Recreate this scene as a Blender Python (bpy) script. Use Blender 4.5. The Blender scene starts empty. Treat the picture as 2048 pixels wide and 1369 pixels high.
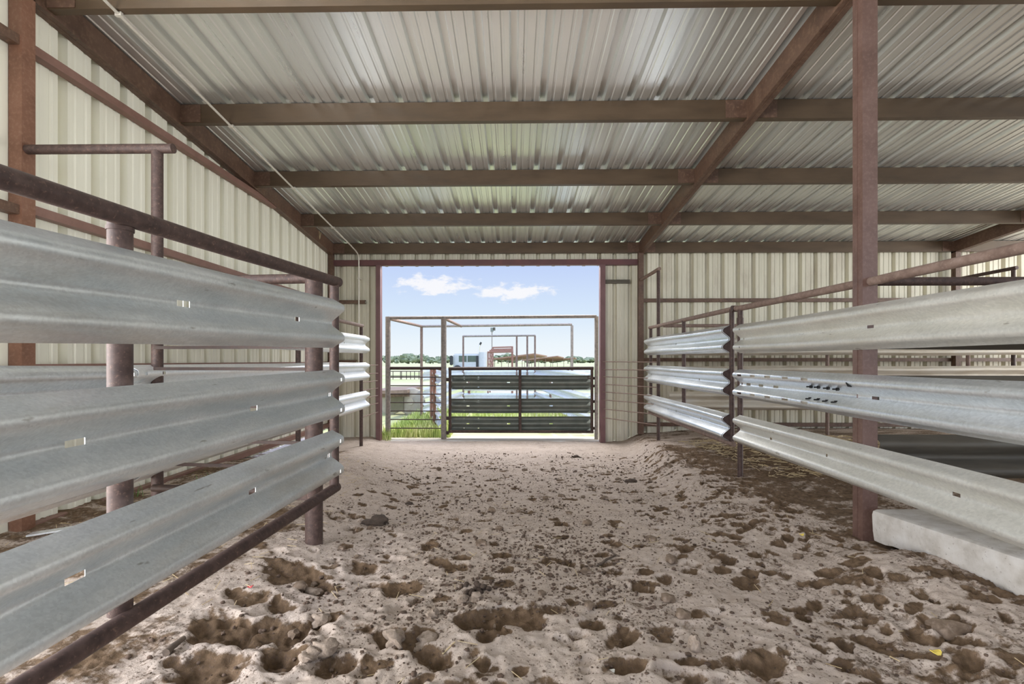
import bpy, bmesh, math, random
import numpy as np
from mathutils import Vector, Matrix

random.seed(11)
RNG = np.random.default_rng(5)
sc = bpy.context.scene
COL = sc.collection
F = 956.0; CX = 1012.7; HY = 721.0; YAW = 0.016
CAMZ = 1.6
S_, C_ = math.sin(YAW), math.cos(YAW)

# ------------------------------------------------------------------ helpers
def V(px, py, Y):
    """point of the place seen at pixel (px,py) and lying at depth Y (camera-relative heights)"""
    u = (px - CX) / F
    dx, dy = u * C_ - S_, u * S_ + C_
    t = Y / dy
    return Vector((dx * t, Y, (HY - py) / F * t))

def VX(px, py, X):
    u = (px - CX) / F
    dx, dy = u * C_ - S_, u * S_ + C_
    t = X / dx
    return Vector((X, dy * t, (HY - py) / F * t))

MATS = {}

def tag(o, label=None, cat=None, group=None, kind=None):
    if label: o['label'] = label
    if cat: o['category'] = cat
    if group: o['group'] = group
    if kind: o['kind'] = kind
    return o

def thing(name, loc, label, cat, group=None):
    o = bpy.data.objects.new(name, None)
    o.empty_display_size = 0.1
    COL.objects.link(o)
    o.location = loc
    tag(o, label, cat, group)
    return o

ROOT_LOC = {}

def wloc(o):
    p = Vector((0, 0, 0))
    while o is not None:
        p += o.location
        o = o.parent
    return p

class MB:
    """collects shapes in camera-relative coordinates, builds one mesh object"""
    def __init__(s):
        s.v = []; s.f = []; s.sm = []
    def add(s, vs, fs, smooth=False):
        b = len(s.v)
        s.v.extend([tuple(p) for p in vs])
        for f in fs:
            s.f.append(tuple(i + b for i in f)); s.sm.append(smooth)
        return s
    def box(s, x0, x1, y0, y1, z0, z1):
        vs = [(x, y, z) for z in (z0, z1) for y in (y0, y1) for x in (x0, x1)]
        return s.add(vs, [(0, 2, 3, 1), (4, 5, 7, 6), (0, 1, 5, 4), (2, 6, 7, 3), (0, 4, 6, 2), (1, 3, 7, 5)])
    def bar(s, a, b, w, h, up=(0, 0, 1)):
        a, b = Vector(a), Vector(b); d = (b - a).normalized(); up = Vector(up)
        if abs(d.dot(up)) > .98: up = Vector((0, 1, 0))
        sd = d.cross(up).normalized(); u = sd.cross(d)
        vs = []
        for p in (a, b):
            for i, j in ((-1, -1), (1, -1), (1, 1), (-1, 1)):
                vs.append(p + sd * (i * w / 2) + u * (j * h / 2))
        return s.add(vs, [(3, 2, 1, 0), (4, 5, 6, 7), (0, 1, 5, 4), (1, 2, 6, 5), (2, 3, 7, 6), (3, 0, 4, 7)])
    def tube(s, pts, r, n=16, cap=True, hollow=0.0):
        pts = [Vector(p) for p in pts]
        rs = r if isinstance(r, (list, tuple)) else [r] * len(pts)
        vs = []; fs = []
        ref = None
        for i, p in enumerate(pts):
            if i == 0: d = pts[1] - pts[0]
            elif i == len(pts) - 1: d = pts[-1] - pts[-2]
            else: d = (pts[i + 1] - p).normalized() + (p - pts[i - 1]).normalized()
            d.normalize()
            if ref is None:
                ref = Vector((0, 0, 1)) if abs(d.z) < .9 else Vector((1, 0, 0))
            sd = d.cross(ref).normalized(); u = sd.cross(d).normalized(); ref = u
            for k in range(n):
                a = 2 * math.pi * k / n
                vs.append(p + sd * (math.cos(a) * rs[i]) + u * (math.sin(a) * rs[i]))
        for i in range(len(pts) - 1):
            for k in range(n):
                k2 = (k + 1) % n
                fs.append((i * n + k, i * n + k2, (i + 1) * n + k2, (i + 1) * n + k))
        s.add(vs, fs, True)
        if cap:
            b = len(s.v) - len(vs)
            for (o, rev) in ((0, True), ((len(pts) - 1) * n, False)):
                idx = [b + o + k for k in range(n)]
                if rev: idx = idx[::-1]
                s.f.append(tuple(idx)); s.sm.append(False)
        return s
    def prism(s, prof, a, b, xdir, ydir, smooth=False, closed=True):
        """profile (p,q) swept from a to b"""
        a, b, xd, yd = Vector(a), Vector(b), Vector(xdir), Vector(ydir)
        n = len(prof)
        vs = [o + xd * p + yd * q for o in (a, b) for p, q in prof]
        fs = [(i, (i + 1) % n, n + (i + 1) % n, n + i) for i in range(n if closed else n - 1)]
        if closed: fs += [tuple(range(n))[::-1], tuple(range(n, 2 * n))]
        return s.add(vs, fs, smooth)
    def blob(s, c, r, sx=1, sy=1, sz=1, sub=2, rough=.25, seed=0, sharp=0.0):
        bm = bmesh.new()
        bmesh.ops.create_icosphere(bm, subdivisions=sub, radius=1)
        rr = random.Random(seed)
        ph = [(rr.uniform(1, 5), rr.uniform(1, 5), rr.uniform(1, 5), rr.uniform(0, 6)) for _ in range(7)]
        vs = []
        for v in bm.verts:
            p = v.co
            k = 1 + rough * sum(math.sin(a * p.x + b * p.y * 1.1 + cc * p.z + d) for a, b, cc, d in ph) / 3.5
            if sharp: k += sharp * (rr.random() - .5) + sharp * .6 * math.sin(9 * p.x + ph[0][0] * 3) * math.sin(8 * p.y + ph[1][1] * 3) * math.sin(7 * p.z + ph[2][2])
            vs.append(Vector(c) + Vector((p.x * r * sx * k, p.y * r * sy * k, p.z * r * sz * k)))
        fs = [tuple(v.index for v in f.verts) for f in bm.faces]
        bm.free()
        return s.add(vs, fs, True)
    def build(s, name, mat, parent=None, origin=None, fixn=True):
        me = bpy.data.meshes.new(name)
        if parent is not None:
            o0 = wloc(parent)
        elif origin is not None:
            o0 = Vector(origin)
        else:
            xs = [p[0] for p in s.v]; ys = [p[1] for p in s.v]; zs = [p[2] for p in s.v]
            o0 = Vector(((min(xs) + max(xs)) / 2, (min(ys) + max(ys)) / 2, min(zs)))
        me.from_pydata([(p[0] - o0.x, p[1] - o0.y, p[2] - o0.z) for p in s.v], [], s.f)
        me.polygons.foreach_set('use_smooth', s.sm)
        me.update()
        if fixn:
            bm = bmesh.new(); bm.from_mesh(me)
            bmesh.ops.recalc_face_normals(bm, faces=bm.faces)
            bm.to_mesh(me); bm.free()
        if any(s.sm):
            me.set_sharp_from_angle(angle=math.radians(48))
        me.materials.append(MATS[mat] if isinstance(mat, str) else mat)
        o = bpy.data.objects.new(name, me)
        COL.objects.link(o)
        if parent is not None:
            o.parent = parent
        else:
            o.location = o0
        return o

# ------------------------------------------------------------------ materials
def new_mat(name):
    m = bpy.data.materials.new(name); m.use_nodes = True
    nt = m.node_tree; b = nt.nodes['Principled BSDF']
    MATS[name] = m
    return m, nt, b

def N(nt, t, **kw):
    n = nt.nodes.new(t)
    for k, v in kw.items():
        if k in n.inputs: n.inputs[k].default_value = v
        else: setattr(n, k, v)
    return n

def rgb(r, g, b): return (r, g, b, 1)

def mottled(name, cols, scale=6, rough=.6, metal=0, bump=.0, stretch=(1, 1, 1), detail=6, pos=None, rvar=.12, scale2=None, col2=None, amt2=.5, thr=(.5, .65), spec=.5):
    m, nt, b = new_mat(name)
    tc = N(nt, 'ShaderNodeTexCoord'); mp = N(nt, 'ShaderNodeMapping'); mp.inputs['Scale'].default_value = stretch
    nt.links.new(tc.outputs['Object'], mp.inputs['Vector'])
    nz = N(nt, 'ShaderNodeTexNoise', Scale=scale, Detail=detail, Roughness=.6)
    nt.links.new(mp.outputs['Vector'], nz.inputs['Vector'])
    cr = N(nt, 'ShaderNodeValToRGB')
    el = cr.color_ramp.elements
    k = len(cols)
    ps = pos or [.3 + .4 * i / (k - 1) for i in range(k)]
    el[0].position = ps[0]; el[0].color = rgb(*cols[0])
    el[1].position = ps[-1]; el[1].color = rgb(*cols[-1])
    for i in range(1, k - 1):
        e = el.new(ps[i]); e.color = rgb(*cols[i])
    nt.links.new(nz.outputs['Fac'], cr.inputs['Fac'])
    out = cr.outputs['Color']
    if scale2:
        n2 = N(nt, 'ShaderNodeTexNoise', Scale=scale2, Detail=5, Roughness=.65)
        nt.links.new(mp.outputs['Vector'], n2.inputs['Vector'])
        r2 = N(nt, 'ShaderNodeMapRange'); r2.inputs['From Min'].default_value = thr[0]; r2.inputs['From Max'].default_value = thr[1]
        r2.inputs['To Max'].default_value = amt2
        nt.links.new(n2.outputs['Fac'], r2.inputs['Value'])
        mx = N(nt, 'ShaderNodeMix', data_type='RGBA')
        nt.links.new(r2.outputs['Result'], mx.inputs['Factor']); nt.links.new(out, mx.inputs['A'])
        mx.inputs['B'].default_value = rgb(*col2)
        out = mx.outputs['Result']
    nt.links.new(out, b.inputs['Base Color'])
    rr = N(nt, 'ShaderNodeMapRange'); rr.inputs['To Min'].default_value = rough - rvar; rr.inputs['To Max'].default_value = rough + rvar
    nt.links.new(nz.outputs['Fac'], rr.inputs['Value']); nt.links.new(rr.outputs['Result'], b.inputs['Roughness'])
    b.inputs['Metallic'].default_value = metal
    b.inputs['Specular IOR Level'].default_value = spec
    if bump:
        bp = N(nt, 'ShaderNodeBump', Strength=bump, Distance=.01)
        nt.links.new(nz.outputs['Fac'], bp.inputs['Height']); nt.links.new(bp.outputs['Normal'], b.inputs['Normal'])
    return m

# galvanised rails: weathered grey, clean bright, dusty cream
def galv(name, c0, c1, rough, metal, stain, stain_amt, spangle=.16, bump=.03, vs=75):
    m, nt, b = new_mat(name)
    tc = N(nt, 'ShaderNodeTexCoord'); mp = N(nt, 'ShaderNodeMapping'); mp.inputs['Scale'].default_value = (1, .3, 1)
    nt.links.new(tc.outputs['Object'], mp.inputs['Vector'])
    nz = N(nt, 'ShaderNodeTexNoise', Scale=9, Detail=8, Roughness=.65); nt.links.new(mp.outputs['Vector'], nz.inputs['Vector'])
    cr = N(nt, 'ShaderNodeValToRGB'); e = cr.color_ramp.elements
    e[0].position = .32; e[0].color = rgb(*c0); e[1].position = .68; e[1].color = rgb(*c1)
    nt.links.new(nz.outputs['Fac'], cr.inputs['Fac'])
    vo = N(nt, 'ShaderNodeTexVoronoi', Scale=vs); nt.links.new(tc.outputs['Object'], vo.inputs['Vector'])
    sx = N(nt, 'ShaderNodeSeparateColor'); nt.links.new(vo.outputs['Color'], sx.inputs['Color'])
    n2 = N(nt, 'ShaderNodeTexNoise', Scale=45, Detail=4, Roughness=.7); nt.links.new(tc.outputs['Object'], n2.inputs['Vector'])
    ad = N(nt, 'ShaderNodeMath', operation='ADD'); nt.links.new(sx.outputs[0], ad.inputs[0]); nt.links.new(n2.outputs['Fac'], ad.inputs[1])
    mr = N(nt, 'ShaderNodeMapRange'); mr.inputs['From Min'].default_value = .4; mr.inputs['From Max'].default_value = 1.6
    mr.inputs['To Min'].default_value = 1 - spangle; mr.inputs['To Max'].default_value = 1 + spangle * .6
    nt.links.new(ad.outputs[0], mr.inputs['Value'])
    sc_ = N(nt, 'ShaderNodeVectorMath', operation='SCALE'); nt.links.new(cr.outputs['Color'], sc_.inputs[0]); nt.links.new(mr.outputs['Result'], sc_.inputs['Scale'])
    n3 = N(nt, 'ShaderNodeTexNoise', Scale=2.4, Detail=8, Roughness=.68); nt.links.new(mp.outputs['Vector'], n3.inputs['Vector'])
    r3 = N(nt, 'ShaderNodeMapRange'); r3.inputs['From Min'].default_value = .5; r3.inputs['From Max'].default_value = .72; r3.inputs['To Max'].default_value = stain_amt
    nt.links.new(n3.outputs['Fac'], r3.inputs['Value'])
    mx = N(nt, 'ShaderNodeMix', data_type='RGBA'); nt.links.new(r3.outputs['Result'], mx.inputs['Factor'])
    nt.links.new(sc_.outputs[0], mx.inputs['A']); mx.inputs['B'].default_value = rgb(*stain)
    # dark nicks
    n4 = N(nt, 'ShaderNodeTexNoise', Scale=26, Detail=3, Roughness=.5); nt.links.new(mp.outputs['Vector'], n4.inputs['Vector'])
    r4 = N(nt, 'ShaderNodeMapRange'); r4.inputs['From Min'].default_value = .70; r4.inputs['From Max'].default_value = .75; r4.inputs['To Max'].default_value = .55
    nt.links.new(n4.outputs['Fac'], r4.inputs['Value'])
    mx2 = N(nt, 'ShaderNodeMix', data_type='RGBA'); nt.links.new(r4.outputs['Result'], mx2.inputs['Factor'])
    nt.links.new(mx.outputs['Result'], mx2.inputs['A']); mx2.inputs['B'].default_value = rgb(stain[0] * .35, stain[1] * .33, stain[2] * .3)
    nt.links.new(mx2.outputs['Result'], b.inputs['Base Color'])
    b.inputs['Metallic'].default_value = metal
    rr = N(nt, 'ShaderNodeMapRange'); rr.inputs['To Min'].default_value = rough - .1; rr.inputs['To Max'].default_value = rough + .14
    nt.links.new(nz.outputs['Fac'], rr.inputs['Value']); nt.links.new(rr.outputs['Result'], b.inputs['Roughness'])
    bp = N(nt, 'ShaderNodeBump', Strength=bump * 2, Distance=.01); nt.links.new(n2.outputs['Fac'], bp.inputs['Height']); nt.links.new(bp.outputs['Normal'], b.inputs['Normal'])
galv('galv_worn', (.56, .60, .61), (.74, .76, .75), .36, .55, (.36, .29, .20), .5, .10, .02, 140)
galv('galv_clean', (.70, .74, .76), (.84, .87, .89), .30, .7, (.60, .55, .46), .25, .12)
galv('galv_dusty', (.64, .63, .575), (.76, .745, .69), .42, .5, (.54, .47, .36), .40, .10)
galv('galv_white', (.78, .80, .80), (.86, .87, .86), .36, .4, (.6, .55, .45), .2, .08)
mottled('galv_tan', [(.40, .34, .26), (.55, .49, .40), (.60, .56, .50)], 5, .6, .2, .03, (.3, 1, 1))
mottled('galv_dark', [(.17, .19, .17), (.25, .265, .235)], 6, .5, .4, .03)  # dark copy of the rail metal, backlit shade of the door gate in its colour
mottled('galv_shaded', [(.07, .062, .05), (.115, .098, .075), (.16, .145, .12)], 4, .6, .3, .03, (.3, 1, 3))  # shade on the right cross fence is put into this dark brownish rail colour
mottled('rust_pipe', [(.042, .024, .020), (.070, .041, .034), (.105, .066, .054)], 28, .62, .15, .12, (1, 1, 1), scale2=70, col2=(.28, .17, .12), amt2=.5, thr=(.58, .7))
mottled('rust_dusty', [(.155, .10, .078), (.215, .145, .115), (.275, .195, .16)], 16, .75, .05, .12, scale2=60, col2=(.36, .28, .235), amt2=.5, thr=(.56, .7))
mottled('dark_pipe', [(.035, .022, .018), (.07, .04, .03)], 24, .6, .15, .08)
mottled('grey_pipe', [(.19, .165, .15), (.28, .245, .22), (.36, .30, .26)], 20, .6, .2, .08)
mottled('red_pipe', [(.22, .10, .07), (.31, .16, .12)], 18, .65, .05, .05)
mottled('primer_orange', [(.17, .078, .046), (.22, .105, .064), (.25, .125, .08)], 5, .5, .1, .03, scale2=40, col2=(.36, .22, .16), amt2=.3)
mottled('primer_plum', [(.115, .064, .050), (.15, .086, .068), (.175, .105, .086)], 5, .38, .15, .03, scale2=40, col2=(.26, .17, .14), amt2=.25)
mottled('primer_brown', [(.085, .046, .031), (.118, .066, .044), (.145, .085, .057)], 6, .48, .1, .03, (1, 1, 1), scale2=30, col2=(.30, .19, .12), amt2=.3)
mottled('purlin_brown', [(.062, .039, .022), (.088, .056, .031), (.108, .07, .04)], 6, .45, .15, .02, (.25, 1, 1))
mottled('girt_pink', [(.19, .10, .075), (.26, .145, .115)], 7, .55, .05, .02)
mottled('door_red', [(.10, .042, .042), (.145, .055, .055)], 5, .5, .0, .02)
mottled('jamb_red', [(.14, .065, .065), (.20, .105, .105)], 4, .5, .0, .03)
mottled('conduit', [(.62, .58, .50), (.74, .70, .63)], 12, .4, .4, .0)
mottled('bolt_black', [(.012, .012, .012), (.03, .028, .026)], 40, .5, .4, .0)
mottled('concrete', [(.42, .38, .33), (.56, .52, .47), (.64, .61, .57)], 9, .85, 0, .25, scale2=45, col2=(.20, .16, .12), amt2=.6, thr=(.62, .7))
mottled('bark', [(.12, .09, .06), (.2, .15, .1)], 6, .9)
mottled('foliage_far', [(.13, .16, .10), (.20, .24, .15), (.30, .33, .22)], 1.2, .9, 0, 0)
mottled('grass_blade', [(.32, .46, .10), (.52, .60, .20), (.74, .74, .40)], 1.6, .7)
mottled('weed', [(.10, .20, .05), (.2, .33, .1)], 8, .7)
mottled('straw', [(.35, .25, .13), (.55, .43, .25), (.66, .55, .36)], 9, .8)
mottled('clod', [(.10, .068, .044), (.17, .12, .083), (.30, .225, .17)], 22, .95, 0, .5, scale2=9, col2=(.42, .34, .28), amt2=.55, thr=(.5, .62))
mottled('dung', [(.045, .03, .022), (.09, .062, .045)], 40, .95, 0, .6)
mottled('clod_pale', [(.20, .15, .11), (.33, .26, .205), (.42, .34, .28)], 30, .95, 0, .8, scale2=14, col2=(.13, .09, .06), amt2=.7, thr=(.5, .6))
mottled('dung_brown', [(.05, .034, .025), (.10, .072, .053)], 40, .95, 0, .6)
mottled('crumb', [(.07, .045, .03), (.15, .10, .072)], 30, .95)
mottled('wood_twig', [(.07, .05, .04), (.15, .11, .08)], 30, .9)
mottled('deck_wood', [(.22, .15, .105), (.34, .25, .19)], 5, .85, 0, .1, (1, 8, 1))
mottled('skirt_olive', [(.16, .145, .095), (.23, .205, .14)], 5, .8)
mottled('tire', [(.40, .35, .28), (.52, .47, .40)], 6, .85)
mottled('truck_white', [(.46, .48, .49), (.53, .545, .55)], 3, .35)
mottled('truck_glass', [(.035, .06, .045), (.07, .11, .08)], 1, .1)
mottled('chrome', [(.7, .7, .7), (.85, .85, .85)], 2, .25, .9)
mottled('black_paint', [(.02, .02, .02), (.04, .04, .04)], 5, .5)
mottled('shed_roof', [(.26, .14, .09), (.36, .22, .15)], 2, .7)
mottled('leaf_yellow', [(.75, .55, .08), (.8, .65, .15)], 9, .7)
mottled('scrap_red', [(.55, .05, .06), (.65, .1, .1)], 9, .6)
mottled('scrap_white', [(.7, .68, .62), (.8, .78, .74)], 9, .7)
mottled('strap_yellow', [(.6, .5, .3), (.7, .6, .4)], 9, .7)

def sheet_mat(name, c0, c1, rough, metal, dirt=None, dirt_amt=.3, stretch=(1, 1, 1)):
    m, nt, b = new_mat(name)
    tc = N(nt, 'ShaderNodeTexCoord'); mp = N(nt, 'ShaderNodeMapping'); mp.inputs['Scale'].default_value = stretch
    nt.links.new(tc.outputs['Object'], mp.inputs['Vector'])
    nz = N(nt, 'ShaderNodeTexNoise', Scale=2.2, Detail=8, Roughness=.62)
    nt.links.new(mp.outputs['Vector'], nz.inputs['Vector'])
    cr = N(nt, 'ShaderNodeValToRGB'); e = cr.color_ramp.elements
    e[0].position = .3; e[0].color = rgb(*c0); e[1].position = .7; e[1].color = rgb(*c1)
    nt.links.new(nz.outputs['Fac'], cr.inputs['Fac'])
    out = cr.outputs['Color']
    if dirt:
        n2 = N(nt, 'ShaderNodeTexNoise', Scale=1.1, Detail=10, Roughness=.7)
        nt.links.new(mp.outputs['Vector'], n2.inputs['Vector'])
        r2 = N(nt, 'ShaderNodeMapRange'); r2.inputs['From Min'].default_value = .5; r2.inputs['From Max'].default_value = .72; r2.inputs['To Max'].default_value = dirt_amt
        nt.links.new(n2.outputs['Fac'], r2.inputs['Value'])
        mx = N(nt, 'ShaderNodeMix', data_type='RGBA'); nt.links.new(r2.outputs['Result'], mx.inputs['Factor'])
        nt.links.new(out, mx.inputs['A']); mx.inputs['B'].default_value = rgb(*dirt)
        out = mx.outputs['Result']
    nt.links.new(out, b.inputs['Base Color'])
    b.inputs['Metallic'].default_value = metal
    rr = N(nt, 'ShaderNodeMapRange'); rr.inputs['To Min'].default_value = rough - .08; rr.inputs['To Max'].default_value = rough + .08
    nt.links.new(nz.outputs['Fac'], rr.inputs['Value']); nt.links.new(rr.outputs['Result'], b.inputs['Roughness'])
    return m
sheet_mat('roof_sheet', (.74, .755, .735), (.84, .85, .82), .30, .75, (.52, .50, .44), .22, (6, .35, 1))
sheet_mat('wall_sheet', (.76, .735, .61), (.85, .825, .71), .5, .0, (.50, .45, .33), .25, (4, 4, .5))
sheet_mat('wall_sheet_dirty', (.62, .585, .46), (.74, .70, .57), .5, .0, (.26, .19, .13), .55, (3, 3, .7))

# sand: light dry sand, damp dark soil where kicked up (vertex attribute 'damp')
m, nt, b = new_mat('sand')
tc = N(nt, 'ShaderNodeTexCoord')
nz = N(nt, 'ShaderNodeTexNoise', Scale=14, Detail=9, Roughness=.65); nt.links.new(tc.outputs['Object'], nz.inputs['Vector'])
cr = N(nt, 'ShaderNodeValToRGB'); e = cr.color_ramp.elements
e[0].position = .3; e[0].color = rgb(.44, .355, .295); e[1].position = .7; e[1].color = rgb(.59, .495, .425)
nt.links.new(nz.outputs['Fac'], cr.inputs['Fac'])
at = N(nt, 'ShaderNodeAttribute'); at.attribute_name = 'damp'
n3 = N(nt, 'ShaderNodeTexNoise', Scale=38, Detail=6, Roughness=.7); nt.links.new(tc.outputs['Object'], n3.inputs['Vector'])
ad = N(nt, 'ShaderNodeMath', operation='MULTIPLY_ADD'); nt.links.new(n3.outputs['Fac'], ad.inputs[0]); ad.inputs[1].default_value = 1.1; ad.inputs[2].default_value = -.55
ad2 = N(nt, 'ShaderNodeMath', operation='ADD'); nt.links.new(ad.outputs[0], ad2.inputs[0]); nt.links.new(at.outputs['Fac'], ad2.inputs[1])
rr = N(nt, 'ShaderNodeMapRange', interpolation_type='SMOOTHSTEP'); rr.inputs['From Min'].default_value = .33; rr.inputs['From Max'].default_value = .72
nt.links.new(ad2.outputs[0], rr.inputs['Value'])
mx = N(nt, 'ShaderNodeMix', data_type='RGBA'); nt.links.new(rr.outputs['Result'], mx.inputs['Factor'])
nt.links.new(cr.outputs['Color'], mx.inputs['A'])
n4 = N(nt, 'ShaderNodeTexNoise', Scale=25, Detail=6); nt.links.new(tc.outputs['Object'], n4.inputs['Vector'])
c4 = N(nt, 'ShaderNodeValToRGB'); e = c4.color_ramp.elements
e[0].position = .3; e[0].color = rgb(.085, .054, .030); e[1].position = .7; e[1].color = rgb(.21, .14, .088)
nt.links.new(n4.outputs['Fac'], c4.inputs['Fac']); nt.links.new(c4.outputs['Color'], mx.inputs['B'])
n6 = N(nt, 'ShaderNodeTexNoise', Scale=70, Detail=3, Roughness=.6); nt.links.new(tc.outputs['Object'], n6.inputs['Vector'])
n7 = N(nt, 'ShaderNodeTexNoise', Scale=3.2, Detail=4, Roughness=.6); nt.links.new(tc.outputs['Object'], n7.inputs['Vector'])
a6 = N(nt, 'ShaderNodeMath', operation='MULTIPLY_ADD'); nt.links.new(n7.outputs['Fac'], a6.inputs[0]); a6.inputs[1].default_value = .42; nt.links.new(n6.outputs['Fac'], a6.inputs[2])
r6 = N(nt, 'ShaderNodeMapRange'); r6.inputs['From Min'].default_value = .79; r6.inputs['From Max'].default_value = .86; r6.inputs['To Max'].default_value = .8
nt.links.new(a6.outputs[0], r6.inputs['Value'])
mx6 = N(nt, 'ShaderNodeMix', data_type='RGBA'); nt.links.new(r6.outputs['Result'], mx6.inputs['Factor']); nt.links.new(mx.outputs['Result'], mx6.inputs['A'])
mx6.inputs['B'].default_value = rgb(.12, .082, .058)
nt.links.new(mx6.outputs['Result'], b.inputs['Base Color'])
b.inputs['Roughness'].default_value = .95; b.inputs['Specular IOR Level'].default_value = .15
n5 = N(nt, 'ShaderNodeTexNoise', Scale=90, Detail=6, Roughness=.7); nt.links.new(tc.outputs['Object'], n5.inputs['Vector'])
bp = N(nt, 'ShaderNodeBump', Strength=.55, Distance=.014); nt.links.new(n5.outputs['Fac'], bp.inputs['Height']); nt.links.new(bp.outputs['Normal'], b.inputs['Normal'])

# pasture
m, nt, b = new_mat('pasture')
tc = N(nt, 'ShaderNodeTexCoord')
nz = N(nt, 'ShaderNodeTexNoise', Scale=.12, Detail=9, Roughness=.6); nt.links.new(tc.outputs['Object'], nz.inputs['Vector'])
cr = N(nt, 'ShaderNodeValToRGB'); e = cr.color_ramp.elements
e[0].position = .35; e[0].color = rgb(.40, .44, .17); e[1].position = .65; e[1].color = rgb(.60, .55, .36)
nt.links.new(nz.outputs['Fac'], cr.inputs['Fac'])
# pale bare earth and concrete apron close to the barn door
at = N(nt, 'ShaderNodeAttribute'); at.attribute_name = 'damp'
mx = N(nt, 'ShaderNodeMix', data_type='RGBA'); nt.links.new(at.outputs['Fac'], mx.inputs['Factor']); nt.links.new(cr.outputs['Color'], mx.inputs['A'])
mx.inputs['B'].default_value = rgb(.60, .53, .45)
nt.links.new(mx.outputs['Result'], b.inputs['Base Color']); b.inputs['Roughness'].default_value = .95

# ------------------------------------------------------------------ ground
def vnoise(x, y, seed):
    r = np.random.default_rng(seed); T = r.random((256, 256))
    xi = np.floor(x).astype(int); yi = np.floor(y).astype(int)
    fx = x - xi; fy = y - yi
    fx = fx * fx * (3 - 2 * fx); fy = fy * fy * (3 - 2 * fy)
    g = lambda a, b_: T[a % 256, b_ % 256]
    return (g(xi, yi) * (1 - fx) + g(xi + 1, yi) * fx) * (1 - fy) + (g(xi, yi + 1) * (1 - fx) + g(xi + 1, yi + 1) * fx) * fy

def fbm(x, y, seed, octs=4, gain=.5):
    s = 0; a = 1; t = 0
    for i in range(octs):
        s = s + a * vnoise(x * 2 ** i + 17.3 * i, y * 2 ** i + 5.1 * i, seed + i); t += a; a *= gain
    return s / t

def sstep(a, b, x):
    t = np.clip((x - a) / (b - a), 0, 1); return t * t * (3 - 2 * t)

def base_h(x, y):
    lane = -1.255 - .36 * sstep(2.2, 8.6, y)
    side_r = -1.285 - .16 * sstep(6.5, 9.2, y) + .10 * sstep(2.6, 4.2, x) * sstep(4, 6, y)
    side_l = -1.20 - .30 * sstep(5.2, 8.6, y) - .05 * sstep(-2.0, -3.5, x)
    xb = .95 + .135 * y
    wr = sstep(xb - .12, xb + .35, x)
    dd = .9 * sstep(3.6, 8.0, y)
    wl = 1 - sstep(0, .75 + .5 * sstep(3.6, 6, y), x + 1.75 + dd)
    h = lane * (1 - wr) + side_r * wr
    h = h * (1 - wl) + side_l * wl
    h = h + .13 * sstep(1.5, 2.4, x) * (1 - sstep(2.85, 3.3, y)) * (1 - sstep(2.7, 3.2, x))
    # apron at the door
    k = sstep(8.6, 9.45, y) * sstep(-2.95, -2.5, x) * (1 - sstep(1.6, 2.1, x))
    return h * (1 - k) + (-1.625) * k

# hoof prints: x, y, radius, depth, angle, aspect, damp
prints = []
def px_ground(px, py):
    u = (px - CX) / F
    dx, dy = u * C_ - S_, u * S_ + C_; dz = (HY - py) / F
    Y = 3.0
    for _ in range(30):
        t = Y / dy
        z = float(base_h(np.array(dx * t), np.array(Y)))
        Y = max(.6, z / dz * dy)
    return dx * Y / dy, Y, z
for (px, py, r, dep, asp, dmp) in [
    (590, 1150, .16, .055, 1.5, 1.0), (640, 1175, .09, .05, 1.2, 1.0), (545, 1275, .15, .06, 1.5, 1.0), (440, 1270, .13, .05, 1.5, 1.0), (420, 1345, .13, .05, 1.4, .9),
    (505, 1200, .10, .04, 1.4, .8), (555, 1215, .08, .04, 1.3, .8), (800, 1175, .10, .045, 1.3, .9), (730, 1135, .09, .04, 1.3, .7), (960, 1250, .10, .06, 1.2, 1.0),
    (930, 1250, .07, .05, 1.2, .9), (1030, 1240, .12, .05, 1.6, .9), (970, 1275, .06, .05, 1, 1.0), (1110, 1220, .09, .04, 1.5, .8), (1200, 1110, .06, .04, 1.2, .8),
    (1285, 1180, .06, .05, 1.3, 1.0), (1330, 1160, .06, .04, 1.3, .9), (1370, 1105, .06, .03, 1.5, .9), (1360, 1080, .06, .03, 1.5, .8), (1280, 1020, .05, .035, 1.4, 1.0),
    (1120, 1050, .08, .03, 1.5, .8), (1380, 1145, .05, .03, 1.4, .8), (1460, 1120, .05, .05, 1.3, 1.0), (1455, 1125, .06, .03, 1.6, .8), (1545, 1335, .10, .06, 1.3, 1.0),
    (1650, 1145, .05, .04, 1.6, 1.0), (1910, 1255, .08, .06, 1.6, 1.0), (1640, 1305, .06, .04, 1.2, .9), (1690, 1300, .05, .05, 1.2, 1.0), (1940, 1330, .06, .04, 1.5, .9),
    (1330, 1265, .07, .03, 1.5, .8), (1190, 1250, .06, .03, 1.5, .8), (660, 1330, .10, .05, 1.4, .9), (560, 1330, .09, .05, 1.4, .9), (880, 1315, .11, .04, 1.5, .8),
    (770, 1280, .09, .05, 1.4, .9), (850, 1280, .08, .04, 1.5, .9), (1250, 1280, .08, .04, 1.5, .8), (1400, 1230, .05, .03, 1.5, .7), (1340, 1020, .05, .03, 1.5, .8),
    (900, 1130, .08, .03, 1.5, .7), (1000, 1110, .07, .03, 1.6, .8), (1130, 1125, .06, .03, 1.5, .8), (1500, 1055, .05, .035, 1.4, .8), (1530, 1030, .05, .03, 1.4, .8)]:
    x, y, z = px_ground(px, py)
    prints.append((x, y, r * .85, dep * .8, random.uniform(-.4, .4), asp, dmp * .92))
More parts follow.
